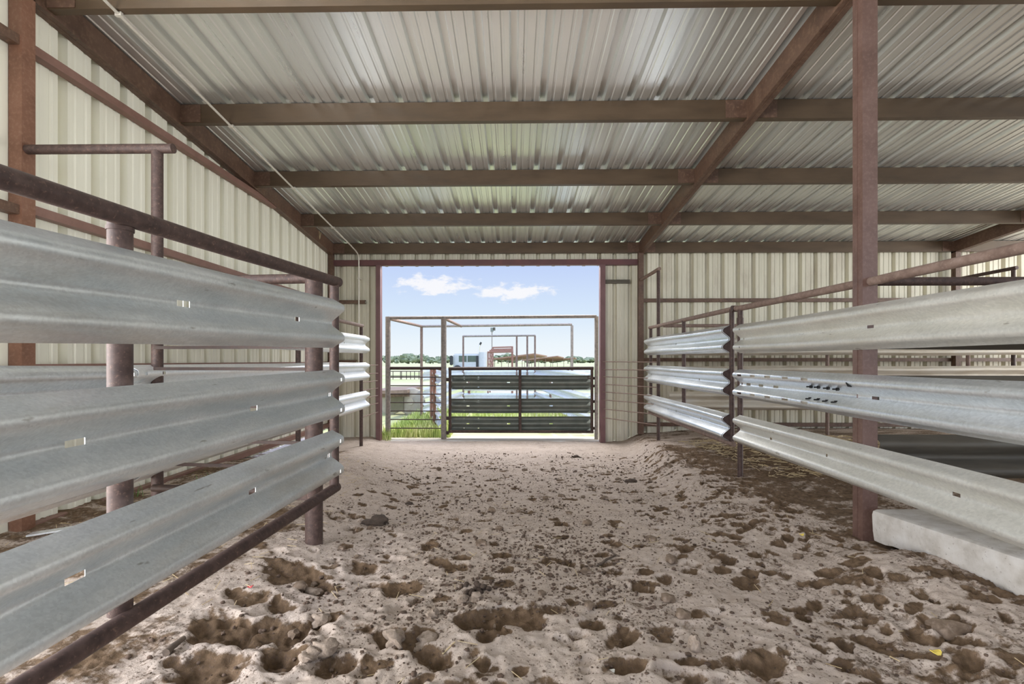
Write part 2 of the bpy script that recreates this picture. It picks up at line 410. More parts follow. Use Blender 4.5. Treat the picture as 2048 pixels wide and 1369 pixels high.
for i in range(900):
    y = 1.75 + 6.2 * random.random() ** 1.35
    x = random.uniform(-1.5, .95 + .135 * y + (.9 if y < 6 else .2))
    if x > 2.55: continue
    r = random.uniform(.022, .055)
    prints.append((x, y, r, random.uniform(.008, .024) * (1.0 if y < 5 else .8), random.uniform(-.6, .6), random.uniform(1.1, 2.0), random.choice([0, .15, .3, .5, .7, .85])))
for i in range(220):   # loose bank on the right
    y = random.uniform(2.0, 7.5); x = random.uniform(.9 + .13 * y, 2.55)
    prints.append((x, y, random.uniform(.02, .05), random.uniform(.012, .03), random.uniform(-1, 1), random.uniform(1, 1.9), random.choice([.3, .5, .7, .9])))

def grid_heights(X, Y):
    H = base_h(X, Y)
    damp = np.zeros_like(H)
    lane = (1 - sstep(7.2, 8.6, Y))
    H += (fbm(X * 2.2, Y * 2.2, 3, 4) - .5) * .060 * (.35 + .65 * lane)
    H += (fbm(X * 9, Y * 9, 9, 4) - .5) * .016 * (.25 + .75 * lane)
    xb = .95 + .135 * Y
    bank = sstep(xb - .1, xb + .2, X) * (1 - sstep(6.6, 7.6, Y))
    H += (fbm(X * 22, Y * 22, 29, 3) - .5) * .022 * (.3 * lane + .7 * bank)
    H += (fbm(X * 38, Y * 38, 83, 2) - .5) * .009 * (.25 + .75 * lane)
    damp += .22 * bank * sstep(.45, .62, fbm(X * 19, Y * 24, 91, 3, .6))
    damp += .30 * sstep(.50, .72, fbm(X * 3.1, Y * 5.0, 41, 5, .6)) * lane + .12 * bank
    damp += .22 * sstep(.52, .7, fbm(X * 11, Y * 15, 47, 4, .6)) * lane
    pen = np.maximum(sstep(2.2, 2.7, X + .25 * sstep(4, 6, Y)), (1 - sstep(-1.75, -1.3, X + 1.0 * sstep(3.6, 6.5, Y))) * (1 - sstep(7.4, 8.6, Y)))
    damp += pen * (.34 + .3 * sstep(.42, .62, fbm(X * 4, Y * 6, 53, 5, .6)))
    xs = X[0, :]; ys = Y[:, 0]
    for (x, y, r, dep, ang, asp, dmp) in prints:
        R = r * asp * 1.9
        i0, i1 = np.searchsorted(xs, [x - R, x + R]); j0, j1 = np.searchsorted(ys, [y - R, y + R])
        if i1 - i0 < 2 or j1 - j0 < 2: continue
        sx = X[j0:j1, i0:i1] - x; sy = Y[j0:j1, i0:i1] - y
        ca, sa = math.cos(ang), math.sin(ang)
        a = (sx * ca + sy * sa) / (r * asp); b_ = (-sx * sa + sy * ca) / r
        wob = (vnoise(X[j0:j1, i0:i1] * 31, Y[j0:j1, i0:i1] * 31, 77) - .5) * .38 + (vnoise(X[j0:j1, i0:i1] * 13, Y[j0:j1, i0:i1] * 13, 78) - .5) * .75
        q = np.sqrt(a * a + b_ * b_) + wob
        bowl = 1 - sstep(.35, 1.0, q)
        rim = np.exp(-((q - 1.25) / .28) ** 2)
        # the far lip of a print is steep and pushed up, its near side drawn out
        H[j0:j1, i0:i1] += -dep * bowl + dep * .22 * rim * (1 + .5 * np.clip(b_, -1, 1))
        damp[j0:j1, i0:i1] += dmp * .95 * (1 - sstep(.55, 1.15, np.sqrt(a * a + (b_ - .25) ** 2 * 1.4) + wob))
    H += (fbm(X * 34, Y * 40, 97, 3, .7) - .5) * .030 * np.clip(damp, 0, 1) * lane
    return H, damp

def grid_mesh(name, xs, ys, H, damp, mat):
    nx, ny = len(xs), len(ys)
    X, Y = np.meshgrid(xs, ys)
    co = np.stack([X, Y, H], -1).reshape(-1, 3).astype(np.float32)
    idx = np.arange(nx * ny).reshape(ny, nx)
    q = np.stack([idx[:-1, :-1], idx[:-1, 1:], idx[1:, 1:], idx[1:, :-1]], -1).reshape(-1, 4)
    me = bpy.data.meshes.new(name)
    me.vertices.add(len(co)); me.vertices.foreach_set('co', co.ravel())
    me.loops.add(q.size); me.loops.foreach_set('vertex_index', q.ravel().astype(np.int32))
    me.polygons.add(len(q)); me.polygons.foreach_set('loop_start', np.arange(0, q.size, 4, dtype=np.int32))
    me.polygons.foreach_set('loop_total', np.full(len(q), 4, dtype=np.int32))
    me.polygons.foreach_set('use_smooth', np.ones(len(q), dtype=bool))
    a = me.attributes.new('damp', 'FLOAT', 'POINT'); a.data.foreach_set('value', damp.ravel().astype(np.float32))
    me.update(calc_edges=True); me.validate()
    me.materials.append(MATS[mat])
    o = bpy.data.objects.new(name, me); COL.objects.link(o)
    return o

def axis(segs):
    out = []
    for a, b, d in segs:
        n = max(1, int(round((b - a) / d))); out += list(np.linspace(a, b, n, endpoint=False))
    out.append(segs[-1][1]); return np.array(out)
xs = axis([(-4.2, -3.72, .12), (-3.72, -1.8, .04), (-1.8, 2.62, .0095), (2.62, 5.2, .05), (5.2, 15.0, .3)])
ysl = [-14.0, -10.0, -7.0, -5.0, -3.0, -1.5, -.3, .4, .9, 1.3]
y = 1.5
while y < 9.6:
    ysl.append(y); y += max(.008, .0044 * y) if y < 8.0 else .04
ysl.append(9.62)
ys = np.array(ysl)
X, Y = np.meshgrid(xs, ys)
H, damp = grid_heights(X, Y)
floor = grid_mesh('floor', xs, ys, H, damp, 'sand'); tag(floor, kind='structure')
def gh(x, y):
    i = min(len(xs) - 1, max(0, int(np.searchsorted(xs, x)))); j = min(len(ys) - 1, max(0, int(np.searchsorted(ys, y))))
    return float(H[j, i])

gx = axis([(-420, -60, 40), (-60, -8, 4), (-8, 8, .4), (8, 60, 4), (60, 420, 40)])
gy = axis([(9.62, 14, .25), (14, 40, 1.0), (40, 160, 8), (160, 900, 60)])
GX, GY = np.meshgrid(gx, gy)
GH = -1.625 + (fbm(GX * .8, GY * .8, 61, 3) - .5) * .05 * sstep(10.2, 11, GY)
gd = np.clip((1 - sstep(9.9, 10.3, GY)) + sstep(.48, .6, fbm(GX * .5, GY * .5, 67, 4)) * (1 - sstep(14, 60, GY)) * sstep(-1.5, -1.2, GX) * .9, 0, 1)
ground = grid_mesh('ground', gx, gy, GH, gd, 'pasture'); tag(ground, kind='structure')

# ------------------------------------------------------------------ barn shell
XL, XR, XR2 = -3.59, 2.455, 8.56
YB = 9.56       # back sheet
YC = 9.40       # face of the back columns
def roof_h(Y): return 2.318 + .1 * (9.5 - Y)

RIBP = [(-.043, 0), (-.026, 1.0), (.026, 1.0), (.043, 0), (.084, 0), (.093, .007), (.110, .007), (.119, 0), (.186, 0), (.195, .007), (.212, .007), (.221, 0)]
def corr(u0, u1, phase, step=.3048, depth=.070):
    out = []
    k = math.floor((u0 - phase) / step) - 1
    while phase + k * step < u1 + step:
        for du, o in RIBP:
            u = phase + k * step + du
            out.append((u, depth if o == 1.0 else o))
        k += 1
    res = [p for p in out if u0 < p[0] < u1]
    return [(u0, 0)] + res + [(u1, 0)]

def sheet(mb, prof, fa, fb, outv):
    vs = []; n = len(prof)
    for f in (fa, fb):
        for u, o in prof:
            vs.append(Vector(f(u)) + Vector(outv) * o)
    mb.add(vs, [(i, i + 1, n + i + 1, n + i) for i in range(n - 1)])

w = MB()
sheet(w, corr(2.2, YB, 3.851), lambda u: (-3.69, u, -1.36), lambda u: (-3.69, u, roof_h(u) + .03), (-1, 0, 0))
tag(w.build('wall_left', 'wall_sheet', fixn=False), kind='structure')

DL, DR, DT = -2.655, 1.70, 1.89
w = MB()
ph = 2.92
zt = roof_h(YB) + .03
sheet(w, corr(-3.69, DL, ph), lambda u: (u, YB, -1.62), lambda u: (u, YB, zt), (0, 1, 0))
sheet(w, corr(DL, DR, ph), lambda u: (u, YB, DT), lambda u: (u, YB, zt), (0, 1, 0))
sheet(w, corr(DR, 15.0, ph), lambda u: (u, YB, -1.62), lambda u: (u, YB, zt), (0, 1, 0))
tag(w.build('wall_back', 'wall_sheet_dirty', fixn=False), kind='structure')

w = MB()
Y0, Y1 = -14.0, 9.95
sheet(w, corr(-3.85, 15.0, 0.0, depth=.045), lambda u: (u, Y1, roof_h(Y1) + .004), lambda u: (u, Y0, roof_h(Y0) + .004), (0, 0, 1))
tag(w.build('ceiling', 'roof_sheet', fixn=False), kind='structure')

# columns ----------------------------------------------------------
def c_prof(depth, flange, t=.006, lip=.015):
    """C section: p along width (0..flange), q along depth (0..depth)"""
    d, f = depth, flange
    return [(0, 0), (f, 0), (f, lip), (f - t, lip), (f - t, t), (t, t), (t, d - t), (f - t, d - t), (f - t, d - lip), (f, d - lip), (f, d), (0, d)]

def column(x0, x1, y0, y1, zb, zt, mat, label):
    t = thing('steel_column', ((x0 + x1) / 2, (y0 + y1) / 2, zb), label, 'column', None)
    m_ = MB().box(x0, x1, y0, y1, zb, zt)
    m_.build('shaft', mat, t)
    m_ = MB().box(x0 + .015, x1 - .015, y0 + .046, y0 + .050, zb + .02, zt - .01)
    # weld seam down the middle of the boxed channels
    MB().bar((x0 - .001, (y0 + y1) / 2, zb + .05), (x0 - .001, (y0 + y1) / 2, zt), .006, .004).build('weld_seam', mat, t)
    return t
column(XL - .10, XL, 3.43, 3.53, gh(-3.64, 3.48) - .03, roof_h(3.48) - .22, 'primer_orange', 'orange brown steel column at the left picture edge, against the left wall')
column(XL - .09, XL + .0, YC, YC + .1, -1.55, roof_h(9.45) - .21, 'primer_brown', 'brown steel column in the far left corner, between left wall and door wall')
column(XR + .01, XR + .115, 3.42, 3.52, gh(2.5, 3.45) - .04, roof_h(3.48) - .2, 'primer_plum', 'tall reddish brown steel column in the right foreground carrying the guardrail fence')
column(XR - .015, XR + .085, YC, YC + .1, -1.45, roof_h(9.45) - .2, 'primer_brown', 'brown steel column on the back wall just right of the big doorway')
column(XR2, XR2 + .1, YC, YC + .1, -1.45, roof_h(9.45) - .2, 'primer_brown', 'brown steel column on the back wall near the right edge of the picture')

# rafters ----------------------------------------------------------
def rafter(x0, x1, mat, label, ya=9.5, yb=1.2):
    t = thing('roof_rafter', ((x0 + x1) / 2, ya, roof_h(ya) - .22), label, 'rafter')
    m_ = MB()
    vs = []
    for yy in (ya, yb):
        zt_, zb_ = roof_h(yy) - .004, roof_h(yy) - .225
        vs += [(x0, yy, zb_), (x1, yy, zb_), (x1, yy, zt_), (x0, yy, zt_)]
    m_.add(vs, [(0, 1, 2, 3), (7, 6, 5, 4), (0, 4, 5, 1), (1, 5, 6, 2), (2, 6, 7, 3), (3, 7, 4, 0)])
    m_.build('beam', mat, t)
    # thin seam between the two channels, seen from below
    MB().bar(((x0 + x1) / 2, ya, roof_h(ya) - .226), ((x0 + x1) / 2, yb, roof_h(yb) - .226), .008, .004).build('weld_seam', mat, t)
    return t
rafter(XL - .10, XL, 'primer_brown', 'sloping brown steel rafter running along the top of the left wall')
rafter(XR, XR + .10, 'primer_brown', 'sloping brown steel rafter over the aisle meeting the top of the right foreground column')
rafter(XR2, XR2 + .1, 'primer_brown', 'short stretch of sloping brown rafter in the upper right corner of the back wall', 9.5, 4.0)

# purlins ----------------------------------------------------------
PY = [9.44, 8.0, 6.55, 5.09, 3.62]
row_txt = ['just above the door wall', 'second row from the door wall', 'third row from the door wall', 'fourth row from the door wall', 'nearest row overhead']
bay_txt = ['over the aisle', 'right of the sloping rafter', 'in the far right corner']
bays = [(XL, XR), (XR + .10, XR2), (XR2 + .1, 14.6)]
for k, yy in enumerate(PY):
    for bi, (a, b_) in enumerate(bays):
        if bi == 2 and k != 0: continue
        zb_ = roof_h(yy) - .205
        lab = 'brown roof purlin ' + bay_txt[bi] + ', ' + row_txt[k]
        t = thing('roof_purlin', ((a + b_) / 2, yy, zb_), lab, 'purlin')
        p = MB().prism(c_prof(.203, .065), (a, yy, zb_), (b_, yy, zb_), (0, 1, 0), (0, 0, 1))
        p.build('channel', 'purlin_brown', t)
        for sgn, xx in ((1, a), (-1, b_)):
            c = MB().box(min(xx, xx + sgn * .22), max(xx, xx + sgn * .22), yy - .006, yy - .0005, zb_ + .01, zb_ + .195)
            c.build('end_clip', 'primer_brown', t)

# girts ----------------------------------------------------------
def girt_left(z, ya, yb, lab, mat='girt_pink', x=-3.685):
    p = MB().prism(c_prof(.07, .075), (x + .078, ya, z - .035), (x + .078, yb, z - .035), (-1, 0, 0), (0, 0, 1))
    o = p.build('wall_girt', mat); tag(o, lab, 'girt')
girt_left(2.34, 3.53, 7.2, 'upper brown girt on the left wall, rising to meet the sloping rafter')
girt_left(1.13, 3.53, YC, 'middle brown girt on the left wall, above the pipe railing')
girt_left(-.065, 3.53, YC, 'lower brown girt on the left wall, seen through the gap between the guardrails')
girt_left(-1.27, 3.53, YC, 'brown base channel along the foot of the left wall, resting on the dirt')
for z, tx in ((2.34, 'topmost'), (1.10, 'second'), (-.08, 'third'), (-1.32, 'lowest')):
    p = MB().prism(c_prof(.07, .075), (-3.607, 2.3, z - .035), (-3.607, 3.43, z - .035), (-1, 0, 0), (0, 0, 1))
    tag(p.build('wall_girt', 'primer_brown'), tx + ' brown girt stub cut off by the left picture edge, left of the orange column', 'girt')
def girt_back(z, xa, xb, lab, mat='primer_brown', h=.07):
    p = MB().prism(c_prof(h, .075), (xa, YB - .08, z - h / 2), (xb, YB - .08, z - h / 2), (0, 1, 0), (0, 0, 1))
    tag(p.build('wall_girt', mat), lab, 'girt')
girt_back(1.165, XL, -2.97, 'short brown girt on the door wall left of the doorway, behind the white conduit')
girt_back(-.03, XL, -3.15, 'short brown girt low on the door wall left of the doorway, behind the white rails')
girt_back(1.56, 1.80, 2.29, 'short grey girt on the wall strip between the doorway and the brown column', 'galv_shaded')
girt_back(1.185, XR + .1, XR2, 'long brown girt across the right part of the back wall, above the rails')
girt_back(.01, XR + .1, XR2, 'long brown girt across the right part of the back wall, seen below the top guardrail')
girt_back(-1.27, XR + .1, XR2, 'brown base channel at the foot of the back wall on the right')
girt_back(1.185, XR2 + .1, 14.6, 'brown girt on the back wall beyond the far right column, upper one')
girt_back(.01, XR2 + .1, 14.6, 'brown girt on the back wall beyond the far right column, lower one')

# doorway trim ------------------------------------------------------
t = MB().box(XL + .0, XR - .015, YB - .10, YB - .004, DT - .005, DT + .105)
tag(t.build('trim_1', 'door_red'), kind='structure')
t = MB().box(DL - .085, DL + .0, YB - .12, YB + .03, gh(-2.7, 9.5) - .06, DT - .005)
tag(t.build('trim_2', 'jamb_red'), kind='structure')
t = MB().box(DR, DR + .10, YB - .12, YB + .03, gh(1.75, 9.5) - .06, DT - .005)
tag(t.build('trim_3', 'jamb_red'), kind='structure')

# white conduit ------------------------------------------------------
pts = []
for yy in (1.2, 3.6, 5.0, 6.5, 7.9, 8.9):
    pts.append((-3.06 + .0 * yy, yy, roof_h(yy) - .222))
pts += [(-3.06, 9.2, roof_h(9.2) - .232), (-3.06, 9.30, roof_h(9.3) - .25), (-3.06, 9.36, roof_h(9.3) - .30), (-3.06, 9.38, roof_h(9.3) - .38), (-3.06, 9.38, 1.2), (-3.06, 9.38, -.05)]
t = thing('electrical_conduit', (-3.06, 9.38, -.05), 'thin white conduit running under the purlins on the left and bending down the door wall', 'conduit')
MB().tube(pts, .012, 10).build('pipe_run', 'conduit', t)
for yy in (3.655, 5.125, 6.585, 8.035):
    MB().box(-3.085, -3.035, yy - .012, yy + .012, roof_h(yy) - .236, roof_h(yy) - .206).build('strap', 'conduit', t)
MB().box(-3.085, -3.035, 9.36, 9.49, 1.6, 1.63).build('strap', 'conduit', t)

# ------------------------------------------------------------------ guardrail beams
WP = [(.012, .156), (.022, .149), (.045, .136), (.070, .124), (.082, .115), (.087, .105), (.087, .085), (.082, .075), (.068, .062), (.040, .040), (.016, .022), (.006, .011)]
WP = WP + [(d, -h) for d, h in WP[::-1]]
CR_U, VAL, CR_L = 5, 11, 17       # quad bands that can carry slots
def beam_mb(a, b, nrm, slots=(), thick=.0028, wob=.003, seed=0, hscale=1.0, dents=()):
    """W-beam from a to b (centre line of its back), nrm = horizontal direction the ribs face"""
    a, b, nrm = Vector(a), Vector(b), Vector(nrm).normalized()
    L = (b - a).length; d = (b - a) / L
    st = {0.0, L}
    k = max(2, int(L / .30))
    for i in range(1, k): st.add(L * i / k)
    for (s, band, ln) in slots:
        st.add(max(0.001, s - ln / 2)); st.add(min(L - .001, s + ln / 2))
    st = sorted(st)
    rr = random.Random(seed); p1, p2, p3 = rr.uniform(0, 6), rr.uniform(0, 6), rr.uniform(0, 6)
    m_ = MB(); n = len(WP)
    # normals of the profile for the sheet thickness
    nr = []
    for i in range(n):
        d0, h0 = WP[max(0, i - 1)]; d1, h1 = WP[min(n - 1, i + 1)]
        tx, ty = d1 - d0, h1 - h0; l = math.hypot(tx, ty)
        nr.append((ty / l, -tx / l))
    front = []; back = []
    vs = []
    for s in st:
        c = a + d * s
        wz = wob * math.sin(s * 1.9 + p1); wd = wob * math.sin(s * 1.3 + p2)
        for layer in (0, 1):
            for i, (pd, phh) in enumerate(WP):
                o = -thick * layer
                dd = pd + wd; hh = phh * hscale + wz + wob * .5 * math.sin(s * 2.7 + p3 + i)
                for (ds, dh, dr, dm) in dents:
                    q = ((s - ds) ** 2 + (hh - dh) ** 2) / dr ** 2
                    dd -= dm * math.exp(-q)
                nx, nz_ = nr[i]
                sg = -1 if nx < 0 else 1
                vs.append(c + nrm * (dd + nx * sg * o) + Vector((0, 0, hh + nz_ * sg * o)))
    holes = set()
    for (s, band, ln) in slots:
        for j in range(len(st) - 1):
            mid = (st[j] + st[j + 1]) / 2
            if abs(mid - s) < ln / 2: holes.add((j, band))
    fs = []
    W2 = 2 * n
    for j in range(len(st) - 1):
        for i in range(n - 1):
            A = j * W2 + i; B = A + 1; Cc = (j + 1) * W2 + i + 1; D = (j + 1) * W2 + i
            if (j, i) in holes:
                q = [A, B, Cc, D]
                nb = [((j, i), ) for _ in range(4)]
                fs += [(A, B, B + n, A + n), (Cc, D, D + n, Cc + n)]
                if True:
                    fs += [(B, Cc, Cc + n, B + n), (D, A, A + n, D + n)]
                continue
            fs.append((A, B, Cc, D)); fs.append((A + n, D + n, Cc + n, B + n))
        e = j * W2
        fs += [(e, e + W2, e + W2 + n, e + n), (e + n - 1, e + 2 * n - 1, e + W2 + 2 * n - 1, e + W2 + n - 1)]
    for e in (0, (len(st) - 1) * W2):
        for i in range(n - 1):
            fs.append((e + i, e + i + 1, e + i + 1 + n, e + i + n))
    m_.add(vs, fs, True)
    return m_

def bolt_mb(p, dirv, L=.035):
    p = Vector(p); dirv = Vector(dirv).normalized()
    m_ = MB()
    m_.tube([p - dirv * .004, p + dirv * .012], .0135, 6)
    m_.tube([p + dirv * .012, p + dirv * L], .006, 8)
    return m_

# --- left near gate -------------------------------------------------
def gl(Y, d=0.0): return -1.135 - .08 * (2.96 - Y) + d       # back line of the beams
def gz(Y, z): return z - .022 * (2.96 - Y)
GA, GB = .25, 2.95
nrmL = Vector((1, -.08, 0))
gate = thing('guardrail_gate', (gl(1.6), 1.6, gz(1.6, -.85)), 'nearest left alley gate, three grey guardrail beams on a rusty pipe frame', 'gate')
for z, slots, dn, mt in ((.232, [(1.755, .062), (2.549, .045)], [(1.33, .03, .05, .006)], 'galv_worn'),
                     (-.205, [(1.357, .06), (2.177, .05)], [(1.2, .02, .06, .005)], 'galv_worn'),
                     (-.585, [(1.353, .06), (2.17, .05)], [(1.3, .05, .06, .006), (2.15, -.11, .05, .012)], 'galv_worn')):
    sl = [(Yv - GA, VAL, ln) for Yv, ln in slots]
    if z < 0: sl += [(GB - .045 - GA, CR_U, .02), (GB - .045 - GA, CR_L, .02), (GB - .03 - GA, VAL, .025)]
    bm_ = beam_mb((gl(GA), GA, gz(GA, z)), (gl(GB), GB, gz(GB, z)), nrmL, sl, seed=int(z * 100), dents=dn, hscale=.97)
    bm_.build('guardrail_beam', mt, gate)
UX = -.045
def gp(Y, z, d=UX): return Vector((gl(Y, d), Y, gz(Y, z)))
MB().tube([gp(.2, .50, -.02), gp(1.2, .502, -.02), gp(2.1, .498, -.02), gp(3.06, .50, -.005)], .0315, 20).build('top_rail', 'rust_pipe', gate)
MB().tube([gp(.2, -.815, -.01), gp(1.6, -.815, -.01), gp(3.05, -.815, -.01)], .03, 20).build('bottom_rail', 'rust_pipe', gate)
for yy in (.45, 1.55):
    u = MB().tube([gp(yy, -.80, -.046), gp(yy, .48, -.046)], .035, 20)
    u.build('upright', 'rust_pipe', gate)
    r = MB()
    r.tube([gp(yy, .455, -.046), gp(yy, .468, -.046)], .0385, 20); r.build('weld_bead', 'rust_pipe', gate)
MB().tube([gp(3.02, -.80, -.012), gp(3.02, .485, -.012)], .029, 20).build('upright', 'rust_pipe', gate)

# post the cross panel and gate shut against
pp = V(628, 1100, 3.20)
pz = gh(pp.x, pp.y)
t = thing('pipe_post', (pp.x, pp.y, pz), 'thick dark rusty pipe post planted in the sand just behind the left gate end', 'post')
MB().tube([(pp.x, pp.y, pz - .05), (pp.x, pp.y, .575)], .057, 24).build('pipe', 'rust_pipe', t)
MB().box(pp.x - .10, pp.x - .03, pp.y - .05, pp.y - .02, -.93, -.88).build('bracket', 'rust_pipe', t)

# cross panel between that post and the post by the left wall
cy = 3.28
t = thing('pipe_cross_panel', (-1.9, cy, -.9), 'dark pipe and strap panel crossing behind the left gate, square to it', 'panel')
MB().tube([(-2.55, cy, .545), (pp.x - .03, cy - .06, .555)], .034, 16).build('top_rail', 'rust_pipe', t)
for z, hh in ((.33, .022), (.09, .022), (-.06, .022), (-.32, .022), (-.565, .022), (-.735, .022)):
    MB().bar((-2.56, cy + .08, z), (pp.x - .04, cy - .05, z), .012, hh).build('strap_bar', 'dark_pipe', t)
MB().tube([(-2.58, cy + .1, -.915), (pp.x - .05, cy - .05, -.90)], .026, 14).build('bottom_rail', 'dark_pipe', t)

# overhead brace left
t = thing('overhead_brace', (-2.62, 3.47, gh(-2.62, 3.47)), 'left rusty pipe post with crossbar tied back to the orange column', 'brace')
MB().tube([(-3.60, 3.47, 1.555), (-2.50, 3.47, 1.555)], .034, 18).build('crossbar', 'rust_pipe', t)
MB().tube([(-2.62, 3.47, gh(-2.62, 3.47) - .05), (-2.62, 3.47, 1.53)], .038, 18).build('post', 'rust_pipe', t)

# --- left back fence (white rails) -----------------------------------
t = thing('guardrail_fence', (-2.62, 6, -1.4), 'white guardrail fence on the left, behind the near gate and running up to the doorway', 'fence')
LX = -2.66
for z in (.275, -.19, -.70):
    beam_mb((LX - .015, 1.9, z + .01), (LX - .006, 3.34, z), (1, 0, 0), [(1.3, CR_U, .02)], seed=int(z * 50)).build('guardrail_beam', 'galv_clean', t)
    beam_mb((LX, 3.24, z), (LX, 8.50, z), (1, 0, 0), [(.07, CR_U, .022), (.07, CR_L, .022), (.24, CR_U, .03), (4.2, VAL, .03)], seed=int(z * 70)).build('guardrail_beam', 'galv_white', t)
MB().tube([(LX - .03, 1.9, .60), (LX - .03, 5.9, .61), (LX - .03, 8.44, .61)], .03, 16).build('top_rail', 'rust_dusty', t)
for yy in (5.92, 8.38):
    g_ = gh(LX - .03, yy)
    MB().tube([(LX - .032, yy, g_ - .06), (LX - .032, yy, .59)], .03, 16).build('post', 'rust_pipe', t)

# rods beside the doorway
def rod_panel(jx, ex, zs, ez, label, r=.0085, jy=9.44, ey=8.42):
    t = thing('rod_panel', ((jx + ex) / 2, (jy + ey) / 2, zs[-1]), label, 'panel')
    for z, e_ in zip(zs, ez):
        MB().tube([(jx, jy, z), (ex, ey, e_)], r, 8).build('rod', 'rust_dusty', t)
zl = [-(v - 721) / 956 * 9.44 for v in (730.6, 747, 762, 777, 792, 807, 825)]
zle = [-(v - 721) / 956 * 8.42 for v in (731.5, 749, 766, 782, 798, 815, 836)]
rod_panel(DL - .04, LX - .035, zl, zle, 'thin horizontal rods closing the gap left of the doorway, behind the white fence end')
zr = [-(v - 721) / 956 * 9.44 for v in (724, 739.5, 754, 769, 784, 800, 818, 835.5)]
zre = [-(v - 721) / 956 * 8.42 for v in (725, 741, 757, 775, 792, 809, 829, 850)]
rod_panel(DR + .05, 2.50, zr, zre, 'thin horizontal rods closing the gap right of the doorway, beside the right fence')

# --- right fences -----------------------------------------------------
RX = 2.468
NR = Vector((-1, 0, 0))
YE = 5.25
t = thing('guardrail_fence', (RX, 3.9, -1.3), 'near right guardrail fence, pale beams bolted to the tall foreground column', 'fence')
mids = []
for zc, slots, mt in ((.232, [(3.34, VAL, .065), (5.17, VAL, .025), (5.1, CR_U, .02), (5.1, CR_L, .02)], 'galv_dusty'),
                  (-.255, [(5.10, CR_U, .095), (4.82, CR_U, .095), (4.54, CR_U, .095), (4.25, CR_U, .095), (3.97, CR_U, .095),
                           (5.10, CR_L, .095), (4.82, CR_L, .095), (4.54, CR_L, .095), (4.25, CR_L, .095), (3.97, CR_L, .095),
                           (5.20, VAL, .03), (5.06, VAL, .09), (4.81, VAL, .09), (4.54, VAL, .09), (3.30, VAL, .07)], 'galv_clean'),
                  (-.750, [(2.70, VAL, .05), (4.62, VAL, .04), (3.8, VAL, .02)], 'galv_dusty')):
    sl = [(Yv - .25, bnd, ln) for Yv, bnd, ln in slots]
    o = beam_mb((RX, .25, zc), (RX, YE, zc), NR, sl, seed=int(zc * 90) + 7, hscale=1.0).build('guardrail_beam', mt, t)
    mids.append(o)
for px, py in ((1623, 774), (1638, 775), (1657, 777), (1676, 779), (1621, 798), (1638, 800), (1655, 803), (1673, 805)):
    p = VX(px, py, RX - .052)
    up = 1 if py < 790 else -1
    bolt_mb(p, (-.75, 0, -.0 * up), .04).build('bolt', 'bolt_black', mids[1])
# sheet bent up scars on the middle beam
MB().tube([VX(1692, 766, RX - .086), VX(1697, 772, RX - .088), VX(1703, 774, RX - .09)], [.004, .009, .003], 8).build('torn_edge', 'bolt_black', mids[1])
MB().tube([(RX + .055, .25, .557), (RX + .055, 3.42, .557)], .031, 18).build('top_rail', 'rust_dusty', t)
MB().tube([(RX + .04, 3.52, .557), (RX + .04, 5.40, .578)], .031, 18).build('top_rail', 'rust_dusty', t)
g_ = gh(RX + .035, 5.33)
MB().tube([(RX + .035, 5.33, g_ - .06), (RX + .035, 5.33, .56)], .029, 18).build('post', 'rust_pipe', t)
MB().tube([(RX + .035, 5.33, .40), (RX + .035, 5.33, .47)], .035, 18).build('collar', 'rust_pipe', t)

t = thing('guardrail_gate', (RX, 7.1, -.95), 'far right alley gate, three bright guardrail beams ending beside the doorway rods', 'gate')
for zc, slots in ((.245, [(7.3, VAL, .03)]), (-.250, [(8.62, VAL, .03), (7.35, VAL, .03), (6.4, VAL, .035)]), (-.770, [(8.62, VAL, .03), (7.3, VAL, .03), (6.35, VAL, .035)])):
    sl = [(Yv - 5.50, bnd, ln) for Yv, bnd, ln in slots]
    o = beam_mb((RX, 5.50, zc), (RX, 8.80, zc), NR, sl, seed=int(zc * 60) + 3).build('guardrail_beam', 'galv_clean', t)
    # brown plate filling the open beam end
    pl = MB()
    pr = [(d, h) for d, h in WP]
    poly = [(RX - d, zc + h) for d, h in pr] + [(RX + .03, zc - .156), (RX + .03, zc + .156)]
    n = len(poly)
    vs = [(x, yy, z) for yy in (5.515, 5.522) for x, z in poly]
    fs = [tuple(range(n)), tuple(range(2 * n - 1, n - 1, -1))] + [(i, (i + 1) % n, n + (i + 1) % n, n + i) for i in range(n)]
    pl.add(vs, fs); pl.build('end_plate', 'rust_pipe', o)
MB().tube([(RX + .035, 5.42, .585), (RX + .035, 8.86, .60)], .029, 18).build('top_rail', 'rust_dusty', t)
MB().tube([(RX + .02, 5.45, -.955), (RX + .02, 8.82, -.955)], .029, 18).build('bottom_rail', 'rust_dusty', t)
for yy in (5.53, 7.08, 8.78):
    MB().tube([(RX + .033, yy, -.94), (RX + .033, yy, .59)], .028, 16).build('upright', 'rust_pipe', t)
MB().tube([(RX + .0, 5.46, .585), (RX + .07, 5.46, .585)], .036, 14).build('hinge_ring', 'rust_pipe', t)

def brace(px, colx, label, xpost, ypost, mat1='rust_dusty'):
    g_ = gh(xpost, ypost)
    t = thing('overhead_brace', (xpost, ypost, g_), label, 'brace')
    MB().tube([(xpost, ypost - .06, 1.60), (colx, YC + .01, 1.575)], .032, 16).build('crossbar', mat1, t)
    MB().tube([(xpost, ypost, g_ - .06), (xpost, ypost, 1.575)], .030, 16).build('post', 'rust_pipe', t)
brace(0, XR + .03, 'tall thin pipe post right of the doorway, its crossbar tied back to the brown column', 2.54, 8.45)
brace(0, XR2 + .04, 'pipe post with short crossbar in front of the far right back column', 8.68, 8.45, 'rust_pipe')

